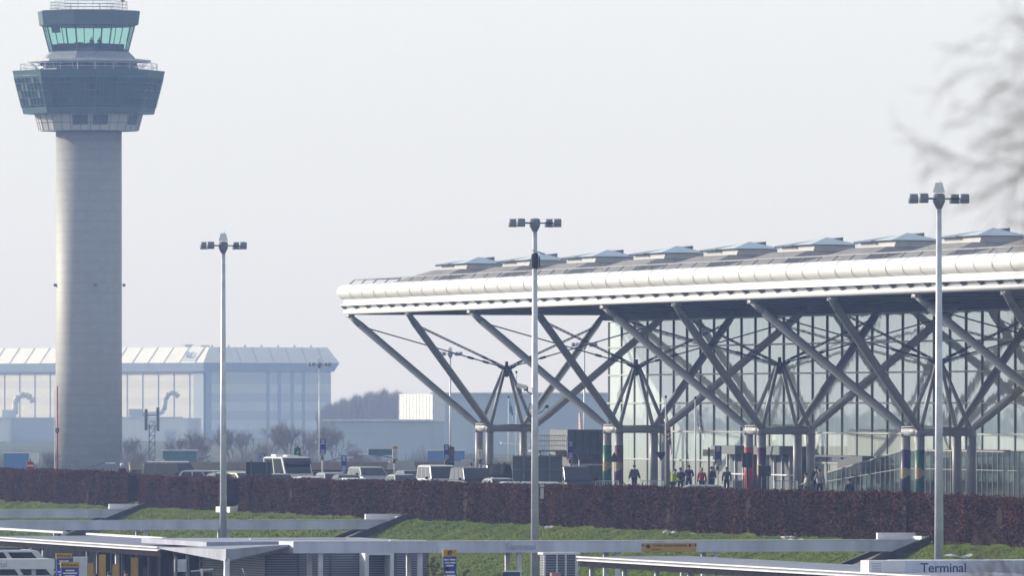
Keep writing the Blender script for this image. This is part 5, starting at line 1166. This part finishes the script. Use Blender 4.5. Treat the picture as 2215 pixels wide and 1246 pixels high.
person(264, 33.8, 1.78, 160, cloth('maroon', (.07, .02, .03)), blk, M['signwhite'], 'person with a white helmet and dark maroon jacket above the hedge right of the tower', cap=True, grp=None)
person(1078, 33.0, 1.72, 170, cloth('plum', (.08, .03, .07)), blk, brn, 'person in a plum top behind the black pickup, left one of two')
person(1091, 33.2, 1.75, 190, cloth('dull_purple', (.10, .05, .10)), blk, dk, 'person in a dull purple top behind the black pickup, nearest the grey sign')
person(1019, 32.6, 1.66, 180, blk, blk, dk, 'small dark figure above the black people carrier roof')
for px, s_, cc, lab in ((207, 48.0, cloth('slate', (.03, .05, .08)), 'person in slate clothes under the lower left shelter, nearest the pick up signs'), (236, 47.5, cloth('pale_blue', (.25, .32, .42)), 'person in a pale blue top under the lower left shelter'), (272, 47.2, nav, 'person in navy standing between the two right hand yellow machines')):
    person(px, s_, 1.72, 190, cc, blk, dk, lab, z0=LOW, grp='people under the lower left shelter')
for px, lab in ((200, 'controller in the tower cab, left one at the middle window'), (217, 'controller in the tower cab, right one beside the window post')):
    o = person(px, TS, 1.75, 170, nav, blk, dk, lab, z0=tz(111), grp='controllers in the tower cab'); o.location.y = tw.location.y - 2.6

# ================================================================== FLAGS
def flag(px, s, ytop, y0, y1, wd, lab, kind, z0=0.0, side=1, r=.06):
    p = Gp(px, s, z0); zt = CZ + (HY - ytop) / s; ft = thing('flagpole', lab[0], 'flagpole', p, 'flagpoles in front of the terminal')
    b = MB(); b.tube(p, (p.x, p.y, zt), r, r * .55, n=10); b.build('pole', M['signwhite'], ft, smooth=True); b = MB(); b.ngon((p.x, p.y), [(.03, zt), (.10, zt + .08), (.03, zt + .18)], n=8); b.build('finial', M['dark'], ft)
    t = thing('flag', lab[1], 'flag', (p.x, p.y, CZ + (HY - y0) / s), 'limp flags')
    za, zb = CZ + (HY - y0) / s, CZ + (HY - y1) / s; nu, nv = 30, 22; b = MB(); H = za - zb; hoist = H * .55
    for j in range(nv + 1):
        for i in range(nu + 1):
            f, g = i / nu, j / nv    # f along the fly, g up the hoist
            x = side * (.07 + wd * (1 - (1 - f) ** 1.6) * (.35 + .65 * (1 - g * .5))); z = zb + (H - hoist) * (1 - f ** .8) + hoist * g * (1 - .12 * f); y = .10 * math.sin(f * 13 + g * 2) * min(1, f * 4)
            x += side * .05 * math.sin(f * 17 + g * 3) * f; b.v.append((p.x + x, p.y + y, z))
    for j in range(nv):
        for i in range(nu):
            a = j * (nu + 1) + i; b.f.append((a, a + 1, a + nu + 2, a + nu + 1)); f, g = (i + .5) / nu, (j + .5) / nv
            if kind == 'union':
                X, Y = f * 2 - 1, g * 2 - 1; m_ = 0
                d = min(abs(Y - X), abs(Y + X))
                if d < .26: m_ = 1
                if d < .10: m_ = 2
                if abs(X) < .22 or abs(Y) < .36: m_ = 1
                if abs(X) < .13 or abs(Y) < .22: m_ = 2
                b.m.append(m_)
            else: b.m.append(1 if (abs(f - .5) < .10 and .15 < g < .85 and int(g * 30) % 3) else 0)
    ms = [M['navy'] if False else cloth('flag_blue', (.02, .04, .22)), cloth('flag_white', (.75, .75, .76)), cloth('flag_red', (.45, .02, .04))] if kind == 'union' else ([cloth('flag_white', (.75, .75, .76)), cloth('flag_violet', (.12, .10, .34))] if kind == 'white' else [cloth('flag_sky', (.18, .35, .55)), cloth('flag_white', (.75, .75, .76))])
    o = b.build('cloth', ms, t, smooth=True); md = o.modifiers.new('thick', 'SOLIDIFY'); md.thickness = .012
flag(1440, 36.0, 862, 893, 985, .30, ('slim white flagpole flying the union flag in front of the second branching column', 'limp union flag hanging on the pole by the rear columns of the second cluster'), 'union', side=1)
flag(1504, 36.5, 864, 878, 952, .52, ('white flagpole with the white flag, nearer the middle of the glazed front', 'limp white flag with violet lettering drooping from its pole'), 'white')
flag(1117, 31.0, 808, 826, 872, .45, ('flagpole between the struts of the first branching column', 'small limp union flag next to the lamp post camera'), 'union')
flag(1100, 30.0, 862, 866, 908, .28, ('short flagpole left of the struts of the first branching column', 'pale blue limp flag under the first branching column'), 'sky')

# ================================================================== SMALL THINGS
# railing in the hedge gap
gp_u0, gp_u1 = uh(507), uh(536)
t = thing('gap_railing', 'thin grey guard railing standing in the hedge gap below the lime flanked car', 'railing', W((gp_u0 + gp_u1) / 2, HV + .4, 0)); b = MB()
for k in range(8): u = gp_u0 + (gp_u1 - gp_u0) * k / 7; b.tube(W(u, HV + .4, -.4), W(u, HV + .4, 1.0), .025, n=5)
for z in (.1, .98): b.tube(W(gp_u0, HV + .4, z), W(gp_u1, HV + .4, z), .03, n=5)
b.build('bars', M['galv'], t)
t = thing('kerb_step', 'pale concrete kerb block at the foot of the hedge gap', 'kerb', W(gp_u1, HV - .8, -.6)); b = MB(); b.uvbox(gp_u0 + .5, gp_u1 + .3, HV - 1.0, HV - .5, -.8, -.35); b.build('block', M['signwhite'], t)
for px, lab in ((1313, 'crowd barrier in front of the green wrapped column'), (1410, 'crowd barrier right of the person with spread arms'), (1700, 'crowd barrier left of the cream coated person')):
    s = 36.5; u, v = uv_of(Gp(px, s)); t = thing('crowd_barrier', lab, 'barrier', W(u, v, 0), 'low tube barriers outside the doors'); b = MB()
    b.path([W(u, v - .7, 0), W(u, v - .7, 1.05), W(u, v + .7, 1.05), W(u, v + .7, 0)], .025, 6); b.tube(W(u, v - .7, .3), W(u, v + .7, .3), .02, n=5)
    for k in range(9): b.tube(W(u, v - .6 + .15 * k, .3), W(u, v - .6 + .15 * k, 1.05), .009, n=4)
    b.build('tube_frame', M['galv'], t)
# litter on the bank
def litter(px, py, s, k, lab):
    p = Pt(px, py, s); u, v = uv_of(p); p.z = vprof(v) + .10; k *= 1.5; t = thing('litter', lab, 'litter', p, 'scraps of white litter on the grass bank'); rg = random.Random(int(px)); b = MB()
    for q in range(3):
        c = p + Vector((rg.uniform(-.25, .25), 0, 0)) * k; n = 7; vs = [c + VZ * .09 * k] + [c + Vector((math.cos(6.283 * i / n) * rg.uniform(.08, .22) * k, math.sin(6.283 * i / n) * .12 * k, rg.uniform(-.02, .07) * k)) for i in range(n)]
        b.add(vs, [(0, 1 + i, 1 + (i + 1) % n) for i in range(n)] + [tuple(range(n, 0, -1))])
    b.build('scrap', M['signwhite'], t)
def bank_s(px, v): return scale_at(u_at(px, v), v)
for px, v, k, lab in ((1046, -43.5, 1.0, 'scrap of white litter on the grass left of the middle lamp post'), (1198, -41.3, 1.1, 'crumpled white litter at the hedge foot right of the middle lamp post'), (1445, -41.2, .9, 'white litter at the hedge foot above the yellow direction sign'),
                      (1700, -41.2, .9, 'white litter at the hedge foot, left one of a close pair'), (1727, -41.4, .9, 'white litter at the hedge foot, right one of a close pair'), (2073, -42.3, 1.6, 'largest scrap of white litter, right of the tallest lamp post'), (1503, -41.2, .4, 'tiny white scrap at the hedge foot below the white flag')):
    litter(px, HY + (CZ - vprof(v)) * bank_s(px, v), bank_s(px, v), k, lab)
# airliner far behind, only its fin clear of the cabin
ap = Gp(1247, 13.0, LOW); at = thing('airliner', 'distant white airliner whose slim fin rises behind the dark grey cabin', 'airliner', ap); hd_ = Vector((-.10, 1, 0)).normalized(); sd_ = Vector((1, .10, 0)).normalized()
b = MB(); b.tube(ap + VZ * 2.6 - hd_ * 4, ap + VZ * 2.6 + hd_ * 24, 1.3, n=14); b.tube(ap + VZ * 3.2 - hd_ * 10, ap + VZ * 2.6 - hd_ * 4, .3, 1.3, n=14); b.build('fuselage', M['signwhite'], at, smooth=True)
b = MB(); f0 = ap - hd_ * 8 + VZ * 3.6; b.hexa([f0 - sd_ * .15 + hd_ * 3.5, f0 + sd_ * .15 + hd_ * 3.5, f0 + sd_ * .15 - hd_ * .5, f0 - sd_ * .15 - hd_ * .5] + [q + VZ * 4.4 - hd_ * 1.8 - sd_ * .5 for q in (f0 - sd_ * .1 + hd_ * 1.0, f0 + sd_ * .1 + hd_ * 1.0, f0 + sd_ * .1 - hd_ * .8, f0 - sd_ * .1 - hd_ * .8)]); b.build('fin', mat('fin_salmon', (.60, .40, .36), .4), at)
for sx in (-1, 1):
    b = MB(); r0 = ap + VZ * 2.2 + hd_ * 12 + sd_ * sx * 1.0; b.hexa([r0, r0 - hd_ * 4, r0 - hd_ * 6 + sd_ * sx * 11 + VZ * .6, r0 - hd_ * 4.6 + sd_ * sx * 11 + VZ * .6] + [q + VZ * .25 for q in (r0, r0 - hd_ * 4, r0 - hd_ * 6 + sd_ * sx * 11 + VZ * .6, r0 - hd_ * 4.6 + sd_ * sx * 11 + VZ * .6)]); b.build('wing', M['signwhite'], at)

# ---- near, out-of-focus vegetation
rg = random.Random(21)
TY = 55.0
ft = thing('bare_tree', 'out of focus leafless tree twigs reaching in at the upper right', 'tree', (4.6, TY, LOW))
b = MB(); tr = [Vector((4.6, TY, LOW)), Vector((4.5, TY, 1)), Vector((4.3, TY + .1, 5)), Vector((4.4, TY - .2, 8)), Vector((4.2, TY, 11.5))]
for i, (a, c_) in enumerate(zip(tr, tr[1:])): b.tube(a, c_, .16 - .03 * i, .13 - .03 * i, n=10)
b.build('trunk', M['twig'], ft, smooth=True)
b = MB()
def limb(p, d, L, r, depth):
    n = 4; q = p
    for i in range(n):
        e = q + d * (L / n); b.tube(q, e, max(.0017, r * (1 - .15 * i)), max(.0015, r * (1 - .15 * (i + 1))), n=5, caps=False); q = e
        d = (d + Vector((rg.uniform(-.22, .22), rg.uniform(-.25, .25), rg.uniform(-.28, .14)))).normalized()
        if depth > 0:
            for _ in range(1 if depth < 3 else 2):
                nd = (d + Vector((rg.uniform(-.8, .6), rg.uniform(-.7, .7), rg.uniform(-.9, .7)))).normalized(); limb(q, nd, L * rg.uniform(.40, .62), r * .55, depth - 1)
for i in range(32):
    z = 6.15 + 1.7 * (i + .5) / 32; y = TY + rg.uniform(-6, 7)
    limb(Vector((4.4 - rg.uniform(0, 1.1), y, z)), Vector((-1, rg.uniform(-.3, .3), rg.uniform(-.7, .35))).normalized(), rg.uniform(.6, 1.05) * (.75 + .3 * (z - 6.3) / 1.6), .0042, 3)
b.build('crown', M['twig'], ft)
def sapling(lab, X, Y, ztop, seed, m, leaf=None, n=9, spread=.3, cat='sapling'):
    rg = random.Random(seed); p = Vector((X, Y, LOW)); t = thing('sapling', lab, cat, p); b = MB(); b.tube(p, (X, Y, ztop - 1.2), .05, .03, n=7); b.build('trunk', M['twig'], t)
    b = MB(); lv = []
    for i in range(n):
        a = Vector((X, Y, ztop - 1.6 + rg.uniform(0, .5))); d = Vector((rg.uniform(-spread, spread), rg.uniform(-spread, spread), 1)).normalized(); q = a
        for k in range(5):
            e = q + d * (ztop - a.z) / 5 * rg.uniform(.75, 1.05); b.tube(q, e, .012 - .0018 * k, .012 - .0018 * (k + 1), n=4, caps=False); q = e; d = (d + Vector((rg.uniform(-.2, .2), rg.uniform(-.2, .2), 0))).normalized(); lv.append(q)
            if k > 1: b.tube(q, q + Vector((rg.uniform(-.2, .2), rg.uniform(-.2, .2), .25)), .004, n=4, caps=False)
    b.build('crown', M['twig'], t)
    if leaf:
        b = MB()
        for q in lv:
            for _ in range(5):
                c = q + Vector((rg.uniform(-.08, .08), rg.uniform(-.08, .08), rg.uniform(-.08, .08))); a1 = Vector((rg.uniform(-1, 1), rg.uniform(-1, 1), rg.uniform(-1, 1))).normalized(); a2 = a1.orthogonal().normalized(); b.add([c - a1 * .045, c - a2 * .025, c + a1 * .045, c + a2 * .025], [(0, 1, 2, 3)])
        b.build('leaves', leaf, t)
M['redleaf'] = mat('dark_red_leaves', (.035, .012, .010), .8, vary=.2)
sapling('blurred sapling with dark red leaves at the bottom edge left of the narrow blue sign', (938 - CX) / 110, F / 110, CZ - (1203 - HY) / 110, 3, None, M['redleaf'], 6, .15)
sapling('faint blurred sapling tips at the bottom edge right of the narrow blue sign', (1040 - CX) / 120, F / 120, CZ - (1222 - HY) / 120, 5, None, M['redleaf'], 4, .35)
sapling('blurred leafless sapling in front of the beam lettering at the lower right corner', (2185 - CX) / 230, F / 230, CZ - (1160 - HY) / 230, 9, None, None, 12, .30)
sapling('thinner blurred sapling just left of the lower right corner one', (2120 - CX) / 210, F / 210, CZ - (1190 - HY) / 210, 12, None, None, 5, .22)

# ================================================================== HAZE
hb = MB(); hb.bx(-900, 900, -30, 4200, LOW - 1.2, 95)
hm = bpy.data.materials.new('haze_air'); hm.use_nodes = True; hn = hm.node_tree; hn.nodes.clear()
ho = hn.nodes.new('ShaderNodeOutputMaterial'); pv = hn.nodes.new('ShaderNodeVolumePrincipled')
pv.inputs['Color'].default_value = (0.38, 0.54, 1.0, 1); pv.inputs['Density'].default_value = 0.00019; pv.inputs['Anisotropy'].default_value = 0.25
pv.inputs['Absorption Color'].default_value = (1, 1, 1, 1); hn.links.new(pv.outputs[0], ho.inputs['Volume'])
hz = hb.build('haze', hm); tag(hz, kind='stuff')
